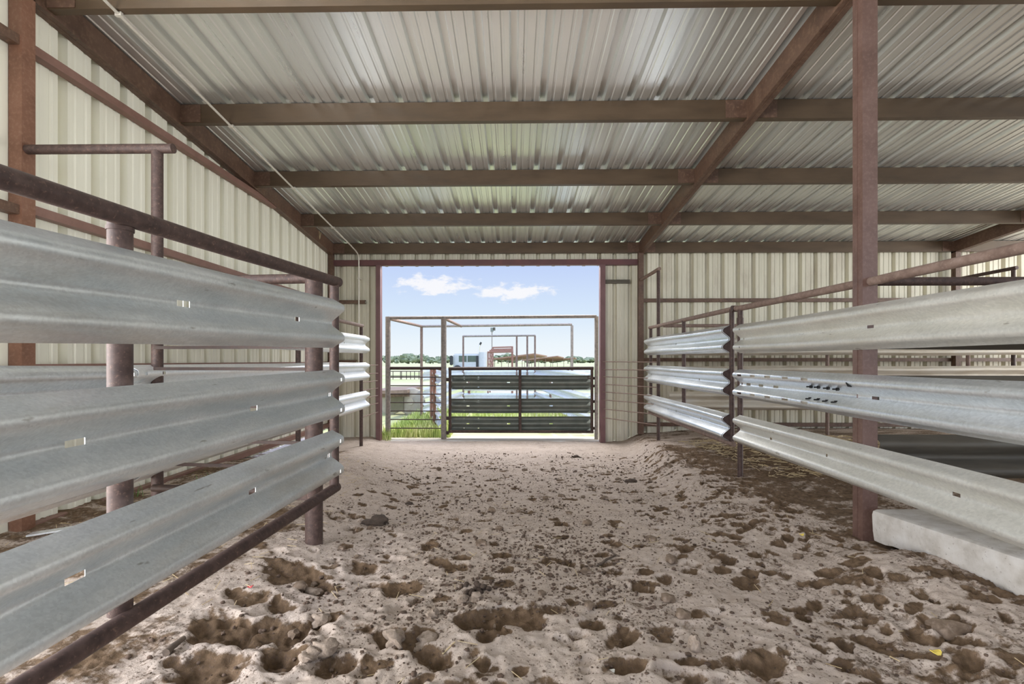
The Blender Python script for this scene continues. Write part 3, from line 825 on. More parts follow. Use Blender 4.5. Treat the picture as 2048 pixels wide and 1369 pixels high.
# rear pen fence along the back wall
t = thing('guardrail_fence', (6.5, 8.3, -1.2), 'tan dusty guardrail fence along the back wall, seen through the right fence', 'fence')
for z in (.24, -.255, -.70):
    beam_mb((2.66, 8.32, z), (13.0, 8.32, z), (0, -1, 0), [], seed=int(z * 40), wob=.006).build('guardrail_beam', 'galv_tan', t)
MB().tube([(2.60, 8.36, .60), (13.0, 8.36, .60)], .03, 14).build('top_rail', 'rust_dusty', t)
for xx in (5.42, 7.82, 10.2):
    g_ = gh(xx, 8.36)
    MB().tube([(xx, 8.36, g_ - .05), (xx, 8.36, .58)], .029, 14).build('post', 'rust_dusty', t)

# cross fence going right from the foreground column
t = thing('guardrail_fence', (4.4, 3.45, -1.2), 'dark shaded guardrail cross fence running right from the foreground column', 'fence')
for z in (.235, -.265, -.69):
    beam_mb((XR + .125, 3.50, z), (7.2, 3.50, z), (0, -1, 0), [], seed=int(z * 44), wob=.004).build('guardrail_beam', 'galv_shaded', t)
MB().tube([(XR + .117, 3.47, .565), (7.2, 3.47, .565)], .031, 16).build('top_rail', 'rust_pipe', t)
for xx in (4.9, 7.1):
    g_ = gh(xx, 3.53)
    MB().tube([(xx, 3.535, g_ - .05), (xx, 3.535, .56)], .029, 14).build('post', 'rust_pipe', t)

# concrete slab
sl = MB()
def slab_top(yy): return -1.005 + .012 * math.sin(yy * 9)
n = 60
rows = []
for i in range(n + 1):
    yy = .3 + (3.37 - .3) * i / n
    j = .003 * math.sin(i * .7) + .002 * math.sin(i * 1.9 + 1); st = -.035 + .07 * (3.37 - yy) - .0
    rows.append([(2.51 + j, yy, -1.22 + j * 2 + st), (2.500 + j, yy, -1.15 + j + st), (2.495 + j, yy, -1.04 + st), (2.502 + j * .5, yy, -1.015 + st), (2.525, yy, -1.005 + st), (3.1, yy, -1.0 + st), (4.6, yy, -1.0 + st), (4.6, yy, -1.3 + st)])
vs = [p for r in rows for p in r]; k = 8; fs = []
for i in range(n):
    for j in range(k):
        j2 = (j + 1) % k
        fs.append((i * k + j, i * k + j2, (i + 1) * k + j2, (i + 1) * k + j))
fs += [tuple(range(k)), tuple(n * k + j for j in range(k))[::-1]]
sl.add(vs, fs, True)
tag(sl.build('concrete_slab', 'concrete'), 'pale concrete slab edge under the near right fence, beside the foreground column', 'slab')

# ------------------------------------------------------------------ outside the door
ZG = -1.625
YA = 9.85
t = thing('pipe_arch', (-.4, YA, ZG), 'nearest pipe frame just outside the doorway, three posts under one header', 'frame')
def tubep(a, b, r, nm, mat, par, n=14): return MB().tube([a, b], r, n).build(nm, mat, par)
p1 = V(776, 636, YA); p2 = V(887.5, 634, YA); p3 = V(1193, 632, YA)
for p, r in ((p1, .053), (p2, .056), (p3, .042)):
    tubep((p.x, YA, ZG - .05), (p.x, YA, .90), r, 'post', 'grey_pipe', t, 18)
tubep((p1.x, YA, .875), (p3.x, YA, .90), .033, 'header', 'grey_pipe', t)
YA2 = 12.65
q1 = V(843, 653, YA2); q2 = V(1144, 648, YA2)
tubep((p1.x, YA, .865), (q1.x, YA2, .90), .033, 'arm', 'rust_dusty', t)
tubep((p2.x, YA, .87), (p2.x + .05, YA2, .90), .033, 'arm', 'rust_dusty', t)
t = thing('pipe_arch', (-.4, YA2, ZG), 'second pipe frame out, two posts under one header behind the nearest frame', 'frame')
for q in (q1, q2): tubep((q.x, YA2, ZG - .05), (q.x, YA2, .92), .036, 'post', 'rust_dusty' if q is q1 else 'grey_pipe', t)
tubep((q1.x, YA2, .90), (q2.x, YA2, .945), .033, 'header', 'grey_pipe', t)
YA3 = 17.9
t = thing('pipe_arch', (-.4, YA3, ZG), 'third pipe frame out, four posts under one level header in front of the truck', 'frame')
for px in (926.5, 1033.5, 1054.5, 1070): 
    q = V(px, 673, YA3); tubep((q.x, YA3, ZG - .05), (q.x, YA3, .92), .034, 'post', 'rust_dusty', t)
a, b_ = V(926, 673, YA3), V(1071, 671.5, YA3)
tubep(a, b_, .036, 'header', 'grey_pipe', t)

# guardrail gate closing the door
YGt = 9.86
t = thing('guardrail_gate', (.3, YGt, -1.5), 'dark backlit guardrail gate closing the right part of the doorway', 'gate')
ga, gb = V(900, 738, YGt), V(1184, 738, YGt); gm = V(1040, 738, YGt)
tubep((ga.x - .03, YGt, -.175), (gb.x + .03, YGt, -.165), .036, 'top_rail', 'dark_pipe', t)
tubep((ga.x - .03, YGt, -1.475), (gb.x + .03, YGt, -1.475), .028, 'bottom_rail', 'rust_pipe', t)
for q in (ga, gm, gb): tubep((q.x, YGt, -1.48), (q.x, YGt, -.17), .03, 'upright', 'rust_pipe', t)
for zc in (-.46, -.945, -1.315):
    L = gb.x - ga.x
    sl_ = [(.36, VAL, .06), (1.20, VAL, .06), (2.08, VAL, .07), (.27, 4, .02), (.27, 18, .02), (.57, 4, .03), (.57, 18, .03)]
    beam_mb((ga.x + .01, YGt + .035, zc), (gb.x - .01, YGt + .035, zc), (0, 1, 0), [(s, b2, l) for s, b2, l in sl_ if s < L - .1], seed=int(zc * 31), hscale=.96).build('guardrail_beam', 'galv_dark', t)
for z in (-.40, -1.2, -1.5): MB().box(ga.x - .14, ga.x - .02, YGt - .02, YGt + .02, z - .035, z + .035).build('hinge', 'dark_pipe', t)
MB().tube([(gb.x - .06, YGt - .05, -.33), (gb.x - .09, YGt - .05, -.33), (gb.x - .09, YGt - .05, -.37), (gb.x - .04, YGt - .05, -.38)], .011, 8).build('latch_hook', 'dark_pipe', t)
for z in (-.37, -.53, -.85, -1.05, -1.4): MB().tube([(gb.x + .02, YGt, z), (gb.x + .09, YGt, z)], .03, 10).build('latch_lug', 'dark_pipe', t)

# rod panel left of the centre post
t = thing('rod_panel', (-2.0, YA, -1.5), 'thin rod panel closing the left part of the doorway, bright grass behind it', 'panel')
tubep((p1.x, YA, -.165), (p2.x, YA, -.165), .033, 'top_rail', 'dark_pipe', t)
for py in (755, 772, 789, 806, 823, 840, 857.5):
    z = -(py - 721) / 956 * YA
    tubep((p1.x + .03, YA, z), (p2.x - .02, YA, z), .011, 'rod', 'dark_pipe', t, 8)

# gate swung open outside, left
t = thing('guardrail_gate', (-1.9, 11.2, -1.5), 'open guardrail gate swung out behind the rod panel, its beams seen nearly edge on', 'gate')
A_, B_ = Vector((-1.52, 10.15, 0)), Vector((-2.10, 12.45, 0))
d_ = (B_ - A_).normalized(); nn = Vector((d_.y, -d_.x, 0)); nn = nn if nn.x > 0 else -nn
for zc in (-.42, -.90, -1.32):
    beam_mb(A_ + Vector((0, 0, zc)), B_ + Vector((0, 0, zc)), -nn, [], seed=int(zc * 17)).build('guardrail_beam', 'galv_clean', t)
for k_ in (.38, .75):
    q = A_ + (B_ - A_) * k_ - nn * .0
    tubep((q.x - .1, q.y, ZG + .1), (q.x - .1, q.y, -.2), .04, 'upright', 'red_pipe', t)
tubep(A_ + Vector((0, 0, -.2)), B_ + Vector((0, 0, -.2)), .03, 'top_rail', 'red_pipe', t)

# lane fences further out
t = thing('guardrail_fence', (1.2, 14, -1.5), 'outdoor guardrail lane fence on the right, running away behind the closed gate', 'fence')
A_, B_ = Vector((1.66, 10.2, 0)), Vector((.82, 17.8, 0)); nn = Vector((-1, -.1, 0))
for zc in (-.42, -.90, -1.32):
    beam_mb(A_ + Vector((0, 0, zc)), B_ + Vector((0, 0, zc)), nn, [], seed=int(zc * 13)).build('guardrail_beam', 'galv_clean', t)
for k_ in (.33, .66):
    q = A_ + (B_ - A_) * k_; tubep((q.x + .05, q.y, ZG), (q.x + .05, q.y, -.2), .035, 'post', 'rust_dusty', t)
t = thing('guardrail_fence', (-.5, 18, -1.5), 'outdoor guardrail cross fence under the third pipe frame, bright on top', 'fence')
for zc in (-.52, -1.0, -1.4):
    beam_mb((-1.9, YA3 + .06, zc), (2.9, YA3 + .06, zc), (0, -1, 0), [], seed=int(zc * 23)).build('guardrail_beam', 'galv_clean', t)
for px in (938, 1108):
    q = V(px, 740, YA3 + .1); tubep((q.x, YA3 + .12, ZG), (q.x, YA3 + .12, -.25), .05, 'post', 'red_pipe', t)
t = thing('guardrail_fence', (-2.2, 15, -1.5), 'outdoor guardrail lane fence on the left, between second and third pipe frames', 'fence')
for zc in (-.42, -.90, -1.32):
    beam_mb((-2.5, 12.8, zc), (-1.95, 17.7, zc), (1, -.1, 0), [], seed=int(zc * 43)).build('guardrail_beam', 'galv_clean', t)
tubep((-2.28, 15.2, ZG), (-2.28, 15.2, -.2), .04, 'post', 'red_pipe', t)

# loading chute
t = thing('loading_chute', (-.6, 25, ZG), 'red brown pipe loading chute of four rising frames beyond the third pipe frame', 'chute')
tops = []
for (pxl, py, yy) in ((976, 705, 22), (980, 702, 24), (983, 699.5, 26), (986, 695.5, 28)):
    a = V(pxl, py, yy); b_ = V(1024.5, py - 1.2, yy)
    fr = MB()
    fr.tube([(a.x, yy, ZG), (a.x, yy, a.z)], .036, 10); fr.tube([(b_.x, yy, ZG), (b_.x, yy, b_.z)], .05, 10)
    fr.tube([(a.x - .03, yy, a.z), (b_.x + .05, yy, b_.z)], .042, 10)
    fr.build('arch', 'red_pipe', t); tops.append((a, b_))
for k_ in range(4):
    a0, a1 = tops[0][0], tops[-1][0]
    tubep((a0.x, 22, a0.z - .35 - .28 * k_), (a1.x, 28, a1.z - .30 - .28 * k_), .022, 'side_rail', 'red_pipe', t, 8)
# light pole
q = V(984, 660, 60)
t = thing('light_pole', (q.x, 60, ZG), 'tall thin pole with a small floodlight box above the loading chute', 'pole')
tubep((q.x, 60, ZG), (q.x, 60, q.z), .055, 'pole', 'grey_pipe', t, 8)
MB().box(q.x - .18, q.x + .18, 59.8, 60.2, q.z - .25, q.z + .25).build('floodlight', 'galv_dark', t)
MB().box(q.x + .14, q.x + .42, 59.8, 60.1, q.z - .1, q.z + .28).build('floodlight', 'galv_shaded', t)

# truck
TY = 60.0
def T(px, py, dy=0): return V(px, py, TY + dy)
t = thing('truck', (T(935, 740).x, TY, ZG), 'white truck cab with upright exhaust stack parked beyond the pipe frames', 'truck')
def tbox(x0, x1, y0, y1, d0, d1, nm, mat, par, bev=.0):
    a, b_ = T(x0, y1), T(x1, y0)
    bm = bmesh.new(); bmesh.ops.create_cube(bm, size=1)
    for v in bm.verts:
        v.co = Vector((a.x + (v.co.x + .5) * (b_.x - a.x), TY + d0 + (v.co.y + .5) * (d1 - d0), a.z + (v.co.z + .5) * (b_.z - a.z)))
    if bev: bmesh.ops.bevel(bm, geom=list(bm.edges), offset=bev, segments=3, affect='EDGES')
    m_ = MB(); bm.verts.index_update()
    m_.add([v.co.copy() for v in bm.verts], [tuple(v.index for v in f.verts) for f in bm.faces])
    bm.free()
    return m_.build(nm, mat, par)
tbox(906, 962, 708, 745, 0, 2.2, 'cab', 'truck_white', t, .16)
tbox(917, 953, 711.5, 725, -.02, .1, 'side_window', 'truck_glass', t, .04)
tbox(933.5, 935, 711.5, 725, -.05, .02, 'window_pillar', 'truck_white', t)
tbox(900.5, 907, 712, 731, -.6, -.3, 'side_mirror', 'black_paint', t, .08)
tbox(952, 957, 712, 735, -.03, .3, 'grab_handle', 'black_paint', t)
tbox(902, 950, 736, 748, -.1, 2.3, 'hood', 'truck_white', t, .2)
a = T(966, 735)
MB().tube([(a.x, TY - .3, ZG + .3), (a.x, TY - .3, T(966, 705).z)], .5, 18).build('air_cleaner', 'truck_white', t)
a = T(957.5, 706); b2 = T(958.5, 694); c2 = T(960.5, 688.5)
MB().tube([a, b2, c2], [.10, .10, .11], 12).build('exhaust_stack', 'chrome', t)
MB().tube([c2 - Vector((.05, 0, .1)), c2 + Vector((.12, 0, .22))], .12, 12).build('stack_tip', 'black_paint', t)
for px in (915, 968):
    w_ = T(px, 745)
    MB().tube([(w_.x, TY - .2, ZG + .5), (w_.x, TY + .15, ZG + .5)], .5, 20).build('wheel', 'black_paint', t)

# trailer behind the left rod panel
TRY = 14.0
t = thing('flatbed_trailer', (V(805, 800, TRY).x, TRY, ZG), 'weathered plank flatbed trailer with pale wheels seen through the left rod panel', 'trailer')
a = V(768, 781, TRY); b_ = V(838, 777, TRY + 1.5)
m_ = MB()
m_.add([(a.x - .3, TRY - .4, a.z), (b_.x, TRY - .2, b_.z + .05), (b_.x, TRY + 1.9, b_.z + .05), (a.x - .3, TRY + 1.9, a.z),
        (a.x - .3, TRY - .4, a.z - .09), (b_.x, TRY - .2, b_.z - .04), (b_.x, TRY + 1.9, b_.z - .04), (a.x - .3, TRY + 1.9, a.z - .09)],
       [(0, 1, 2, 3), (7, 6, 5, 4), (0, 4, 5, 1), (1, 5, 6, 2), (2, 6, 7, 3), (3, 7, 4, 0)])
m_.build('deck', 'deck_wood', t)
MB().bar((a.x - .3, TRY - .1, a.z - .15), (b_.x, TRY + .1, b_.z - .10), .08, .12).build('side_beam', 'rust_dusty', t)
for px, r in ((823, .40), (782, .34)):
    w_ = V(px, 805, TRY + .25)
    wm = MB().tube([(w_.x, TRY + .1, ZG + r), (w_.x, TRY + .14, ZG + r), (w_.x, TRY + .32, ZG + r), (w_.x, TRY + .36, ZG + r)], [r * .85, r, r, r * .85], 24)
    wo = wm.build('wheel', 'tire', t)
    MB().tube([(w_.x, TRY + .07, ZG + r), (w_.x, TRY + .12, ZG + r)], r * .25, 16).build('hub', 'galv_tan', wo)
pl = V(800, 800, TRY + .4)
MB().box(pl.x - .28, pl.x + .18, TRY + .05, TRY + .09, ZG + .12, a.z - .1).build('skirt_panel', 'skirt_olive', t)
tubep((b_.x - .05, TRY + .2, ZG), (b_.x - .05, TRY + .2, b_.z - .05), .05, 'jack_leg', 'rust_dusty', t)

# far pipe fence on the left
FY = 40.0
t = thing('pipe_fence', (V(812, 748, FY).x, FY, ZG), 'low dark pipe fence far out in the pasture left of the centre post', 'fence')
a, b_ = V(772, 744, FY), V(845, 744, FY)
for z in (-.93, -1.33): tubep((a.x, FY, z), (b_.x, FY, z), .035, 'rail', 'dark_pipe', t, 8)
for px in (786, 801, 803, 813, 821, 829, 838):
    q = V(px, 744, FY); tubep((q.x, FY, ZG), (q.x, FY, -.93), .03, 'post', 'dark_pipe', t, 8)

# sheds
def shed(pts_img, Yn, Yf, npost, label):
    (xl, yl), (xr, yr) = pts_img        # left far end, right near tip of the roof, image of the eave line
    a = V(xl, yl, Yn); b_ = V(xr, yr, Yn)
    t = thing('open_shed', ((a.x + b_.x) / 2, Yn, ZG), label, 'shed')
    m_ = MB()
    D = Yf - Yn; th = .17
    zf = b_.z + .15
    pr = [(a.x, Yn, a.z - th), (b_.x - 2.2, Yn, b_.z - th + .12), (b_.x - 2.2, Yn, b_.z + .12), (a.x, Yn, a.z)]
    bk = [(p[0] + 2.6, Yf, p[2] - .18) for p in pr]
    m_.add(pr + bk, [(0, 1, 2, 3), (7, 6, 5, 4), (0, 4, 5, 1), (1, 5, 6, 2), (2, 6, 7, 3), (3, 7, 4, 0)])
    m_.build('roof', 'shed_roof', t)
    for i in range(npost):
        k_ = (i + .3) / npost
        xx = a.x + (b_.x - 2.2 - a.x) * k_; zz = a.z + (b_.z + .12 - a.z) * k_ - th
        MB().tube([(xx, Yn + .3, ZG), (xx, Yn + .3, zz)], .04, 8).build('post', 'rust_dusty', t)
shed(((985, 717), (1102, 709)), 62, 75, 6, 'open shed with long low brown roof, leftmost and tallest of the three sheds')
shed(((1045, 720), (1142, 713.5)), 80, 95, 5, 'open shed with low brown roof, middle one of the three sheds')
shed(((1085, 721.5), (1172, 716.5)), 95, 112, 5, 'open shed with thin low roof, rightmost and smallest of the three sheds')

# trees
def tree(px, w_px, top_y, Yt, seed, label, group):
    rr = random.Random(seed)
    base = V(px, 726, Yt); w_ = w_px / F * Yt; h = (HY - top_y) / F * Yt - ZG
    t = thing('tree', (base.x, Yt, ZG), label, 'tree', group)
    m_ = MB()
    for i in range(11):
        r = w_ * rr.uniform(.20, .34)
        m_.blob((base.x + rr.uniform(-.4, .4) * w_, Yt + rr.uniform(-.3, .3) * w_, ZG + h * rr.uniform(.30, .86)), r, 1, 1, min(1.2, h / w_ * 1.0), 2, .5, seed * 20 + i)
    m_.build('crown', 'foliage_far', t)
    MB().tube([(base.x, Yt, ZG), (base.x, Yt, ZG + h * .5)], w_ * .04, 8).build('trunk', 'bark', t)
for i, (px, w_, ty) in enumerate([(774, 22, 711), (790, 14, 714), (802, 20, 713), (818, 26, 709), (836, 20, 711), (851, 16, 713), (866, 20, 715), (880, 16, 715), (896, 18, 713)]):
    tree(px, w_, ty, 215 + 28 * (i % 3), i + 1, 'grey green tree in the distant line left of the truck', 'distant trees left of the truck')
for i, (px, w_, ty) in enumerate([(996, 22, 713), (1014, 24, 710), (1034, 20, 714), (1060, 26, 714), (1084, 20, 715), (1112, 26, 716), (1136, 20, 715), (1156, 26, 713), (1180, 24, 714)]):
    tree(px, w_, ty, 235 + 28 * (i % 3), i + 30, 'pale green tree in the distant line behind the sheds', 'distant trees behind the sheds')

# grass outside the door, weeds, straw ------------------------------
def blades(name, mat, n, region, h0, h1, zf, seed, wide=.010, label=None, cat=None):
    rr = random.Random(seed); m_ = MB()
    for i in range(n):
        x, y = region(rr); z = zf(x, y)
        h = rr.uniform(h0, h1); a = rr.uniform(0, 6.28); l = rr.uniform(.1, .5) * h
        dx, dy = math.cos(a), math.sin(a); w_ = wide * rr.uniform(.6, 1.2)
        px_, py_ = -dy * w_, dx * w_
        m_.add([(x - px_, y - py_, z - .01), (x + px_, y + py_, z - .01), (x + dx * l * .35 + px_ * .7, y + dy * l * .35 + py_ * .7, z + h * .6), (x + dx * l * .35 - px_ * .7, y + dy * l * .35 - py_ * .7, z + h * .6), (x + dx * l, y + dy * l, z + h)],
               [(0, 1, 2, 3), (3, 2, 4)])
    o = m_.build(name, mat, fixn=False); tag(o, label, cat, kind='stuff'); return o
blades('grass', 'grass_blade', 5200, lambda r: (r.uniform(-2.75, -1.35), 10.0 + 4.2 * r.random() ** 1.3), .08, .30, lambda x, y: ZG, 3, .012, 'bright green grass growing outside, behind the rod panel of the doorway', 'grass')
blades('grass', 'grass_blade', 2600, lambda r: (r.uniform(-1.2, 1.6), r.uniform(11.5, 17)), .08, .34, lambda x, y: ZG, 4, .012, 'green grass in the lane behind the closed guardrail gate', 'grass')
blades('grass', 'grass_blade', 160, lambda r: (-2.63 + r.gauss(0, .05), 9.72 + r.gauss(0, .06)), .08, .26, lambda x, y: ZG, 5, .008, 'small grass tuft at the foot of the left door jamb', 'grass')
q = V(425, 950, 4.6)
blades('weed', 'weed', 60, lambda r: (q.x + r.gauss(0, .05), 4.6 + r.gauss(0, .05)), .05, .17, gh, 6, .006, 'small green weed in the dirt by the left wall, seen between gate beams', 'weed')
q2_ = V(262, 985, 4.2)
blades('weed', 'weed', 30, lambda r: (-3.52 + r.gauss(0, .04), 4.3 + r.gauss(0, .05)), .05, .15, gh, 8, .006, 'small weed at the base channel of the left wall, behind the gate upright', 'weed')

def litter(name, mat, n, region, l0, l1, seed, label, cat, th=.003):
    rr = random.Random(seed); m_ = MB()
    for i in range(n):
        x, y = region(rr); z = gh(x, y) + .006 + rr.random() * .01
        a = rr.uniform(0, 3.14); l = rr.uniform(l0, l1)
        dx, dy = math.cos(a) * l / 2, math.sin(a) * l / 2; e_ = rr.uniform(-.006, .012)
        m_.bar((x - dx, y - dy, z), (x + dx, y + dy, z + e_), th, th * .7)
    o = m_.build(name, mat, fixn=False); tag(o, label, cat, kind='stuff'); return o
litter('straw', 'straw', 2600, lambda r: (r.uniform(2.8, 7.5), r.uniform(5.2, 8.2)), .05, .16, 9, 'yellow straw bedding on the pen floor behind the right fence', 'straw', .006)
litter('straw', 'straw', 420, lambda r: (r.uniform(-3.5, -1.4), r.uniform(2.2, 6.5)), .03, .10, 10, 'loose straw bits on the dirt between the left gate and the left wall', 'straw', .003)
litter('straw', 'straw', 90, lambda r: (r.uniform(-1.0, 2.3), r.uniform(1.8, 5.0)), .03, .09, 12, 'few pale straw bits scattered on the sand of the aisle', 'straw', .0025)

# soil crumbs: too many to count
rr = random.Random(21)
ICO = bmesh.new(); bmesh.ops.create_icosphere(ICO, subdivisions=1, radius=1)
iv = [v.co.copy() for v in ICO.verts]; ifc = [tuple(v.index for v in f.verts) for f in ICO.faces]; ICO.free()
m_ = MB(); VS = []; FS = []
cl = [(rr.uniform(-1.3, 1.9), 2 + 6.2 * rr.random(), rr.uniform(.08, .3)) for _ in range(120)]
cl += [px_ground(px, py)[:2] + (.16,) for px, py in ((1000, 965), (1010, 935), (870, 1000), (1060, 1115), (1080, 1120), (950, 1180), (940, 1190), (840, 1055), (1180, 1180), (1240, 1175), (1150, 1090), (800, 950), (1090, 1080))] * 4
for i in range(11000):
    if rr.random() < .72:
        c = rr.choice(cl); x = c[0] + rr.gauss(0, c[2]) * 1.4; y = c[1] + rr.gauss(0, c[2])
    else:
        y = 1.8 + 6.6 * rr.random() ** 1.2; x = rr.uniform(-1.6, 2.45)
    if not (-2.0 < x < 2.6 and 1.6 < y < 9.0): continue
    if y > 4.8 and rr.random() < .5: continue
    r = rr.choice([.003, .003, .004, .004, .005, .006, .008, .011]) * rr.uniform(.7, 1.25)
    if y > 5: r *= 1.25
    z = gh(x, y) + r * .35
    b0 = len(VS)
    k1, k2, k3 = rr.uniform(.7, 1.5), rr.uniform(.7, 1.4), rr.uniform(.5, .9)
    for p in iv: VS.append((x + p.x * r * k1 * rr.uniform(.8, 1.2), y + p.y * r * k2 * rr.uniform(.8, 1.2), z + p.z * r * k3))
    FS += [(a + b0, b + b0, c + b0) for a, b, c in ifc]
m_.v = VS; m_.f = FS; m_.sm = [True] * len(FS)
tag(m_.build('soil_crumbs', 'crumb', fixn=False), 'dark crumbs of soil and dung strewn over the sand', 'soil crumbs', kind='stuff')

# clods, each its own thing
def clod(px, py, r, label, mat='clod_pale', sx=1.2, sy=1, sz=.6, seed=0, rough=.3, name='dirt_clod', cat='clod', group=None, sink=.25):
    x, y, _ = px_ground(px, py)
    z = gh(x, y) + r * sz * (1 - 2 * sink) * .5
    o = MB().blob((x, y, z), r, sx, sy, sz, 3, rough, seed, .22).build(name, mat)
    tag(o, label, cat, group)
    return o
clod(752, 1050, .075, 'round dark dung pat on the sand in front of the left gate end', 'dung_brown', 1.2, 1.0, .62, 3, .22, 'dung_pat', 'dung')
clod(622, 1170, .045, 'pale sandy clod at the foot of the thick left post', sx=1.3, sz=.8, seed=4)
clod(645, 1310, .043, 'large pale clod near the bottom of the picture, left of centre', sx=1.3, sz=.75, seed=5)
clod(618, 1322, .033, 'pale clod touching the left side of the large bottom clod', sx=1.2, sz=.7, seed=6)
clod(640, 1240, .038, 'rounded brown clod above the large pale bottom clod', sx=1.2, sz=.8, seed=7)
clod(924, 1204, .026, 'left one of two rounded clods by the pile of dark droppings', sx=1.1, sz=.9, seed=8)
clod(952, 1200, .03, 'right one of two rounded clods by the pile of dark droppings', sx=1.1, sz=.9, seed=9)
clod(865, 1235, .03, 'small square looking clod left of the deep central hoof print', sx=1, sz=.9, seed=10)
clod(790, 1290, .042, 'jagged clod standing in the lower middle of the sand', sx=1.0, sz=1.0, seed=11, rough=.45)
clod(855, 1278, .042, 'broken clod right of the jagged clod in the lower middle', sx=1.4, sz=.8, seed=12, rough=.45)
clod(1905, 1250, .09, 'big dark slab of earth tipped up at the right, below the concrete', 'clod', 1.3, .7, .7, 13, .25)
clod(1430, 1128, .03, 'small clod beside the hoof print at the edge of the bank', seed=14)
clod(1390, 1300, .04, 'upright splinter of dark earth in the lower right sand', sx=.6, sy=.6, sz=1.3, seed=15)
clod(818, 1010, .03, 'single dark clod right of the dung pat, further up the aisle', 'dung', 1.2, 1, .8, 16)
clod(1152, 915, .05, 'dark clod far up the aisle near the closed gate', 'dung', 1.3, 1, .6, 17)
clod(1262, 965, .05, 'dark clod at the foot of the right bank, far up the aisle', 'dung', 1.5, 1, .6, 18)
rr = random.Random(33)
first = None
for i in range(46):
    y = 2.1 + 4.8 * rr.random(); x = rr.uniform(-1.3, 2.2)
    r = rr.uniform(.018, .036)
    if first is None:
        first = MB().blob((x, y, gh(x, y) + r * .25), r, 1.2, 1, .75, 2, .4, 50, .2).build('dirt_clod', 'clod'); o = first
        fr_ = r
    else:
        o = first.copy(); COL.objects.link(o)
        o.scale = (r / fr_,) * 3; o.rotation_euler = (0, 0, rr.uniform(0, 6.28))
        o.location = (x, y, gh(x, y) - r * .35)
    tag(o, 'small brown dirt clod lying loose in the trampled sand', 'clod', 'small clods scattered in the sand')
# dark droppings pile
rr = random.Random(44)
x0, y0, _ = px_ground(950, 1180)
first = None
for i in range(16):
    x = x0 + rr.gauss(0, .05); y = y0 + rr.gauss(0, .035); r = .014
    if first is None:
        first = MB().blob((x, y, gh(x, y) + r * .6), r, 1.1, 1, .9, 2, .15, 60).build('dropping', 'dung'); o = first
    else:
        o = first.copy(); COL.objects.link(o); o.rotation_euler = (0, 0, rr.uniform(0, 6)); o.location = (x, y, gh(x, y) - .002)
        k_ = rr.uniform(.8, 1.25); o.scale = (k_, k_, k_)
    tag(o, 'black dropping in the small pile at the middle of the aisle', 'dropping', 'black droppings in the central pile')

def stick(pts, r, label, mat='wood_twig', name='stick', cat='stick'):
    P = []
    for px, py in pts:
        x, y, _ = px_ground(px, py); P.append((x, y, gh(x, y) + r * .9))
    o = MB().tube(P, [r * (1 - .5 * i / len(P)) for i in range(len(P))], 8).build(name, mat); tag(o, label, cat); return o
stick([(332, 1318), (345, 1305), (368, 1288)], .016, 'dark chunky piece of wood beside the left gate, near the bottom edge')
stick([(1195, 1132), (1212, 1124), (1232, 1112)], .008, 'dark forked twig on the sand right of the centre')
stick([(1216, 1104), (1226, 1110), (1238, 1116)], .006, 'short dark twig crossing the forked twig right of the centre')
stick([(885, 1303), (910, 1293)], .004, 'thin pale straw stalk on the sand in the lower middle', 'straw')
stick([(1780, 1322), (1800, 1335)], .003, 'thin pale straw stalk on the sand at the lower right', 'straw')
def scrap(px, py, w_, l_, label, mat, name, cat):
    x, y, _ = px_ground(px, py); z = gh(x, y) + .012
    m_ = MB(); k = 10
    top = [(x + math.cos(a) * l_ * (1 - .25 * math.cos(a)), y + math.sin(a) * w_, z + .006 * math.cos(2 * a)) for a in [2 * math.pi * i / k for i in range(k)]]
    bot = [(p[0], p[1], p[2] - .004) for p in top]
    m_.add(top + bot, [tuple(range(k)), tuple(range(2 * k - 1, k - 1, -1))] + [(i, (i + 1) % k, k + (i + 1) % k, k + i) for i in range(k)])
    tag(m_.build(name, mat), label, cat)
scrap(1873, 1318, .016, .022, 'yellow leaf lying on the sand at the lower right', 'leaf_yellow', 'leaf', 'leaf')
scrap(1604, 1073, .012, .016, 'pale yellow leaf on the right bank left of the column foot', 'leaf_yellow', 'leaf', 'leaf')
scrap(502, 1179, .012, .016, 'tiny red scrap on the sand beside the near left gate', 'scrap_red', 'plastic_scrap', 'scrap')
scrap(1222, 1346, .014, .020, 'white scrap on the sand near the bottom edge, right of centre', 'scrap_white', 'plastic_scrap', 'scrap')
x, y = -3.25, 3.15
m_ = MB(); 
m_.bar((-3.42, 3.32, gh(-3.42, 3.32) + .02), (-3.02, 3.42, gh(-3.02, 3.42) + .05), .07, .012)
tag(m_.build('metal_scrap', 'galv_clean'), 'small shiny metal scrap on the dirt at the foot of the orange column', 'scrap')
# yellow strap hanging on the left rafter
m_ = MB(); q = V(650, 473, 8.75)
m_.tube([(XL + .012, 8.72, q.z + .09), (XL + .012, 8.75, q.z - .05), (XL + .012, 8.80, q.z + .09)], .006, 6)
tag(m_.build('twine_loop', 'strap_yellow'), 'loop of yellow twine hanging from the left rafter near the corner', 'twine')

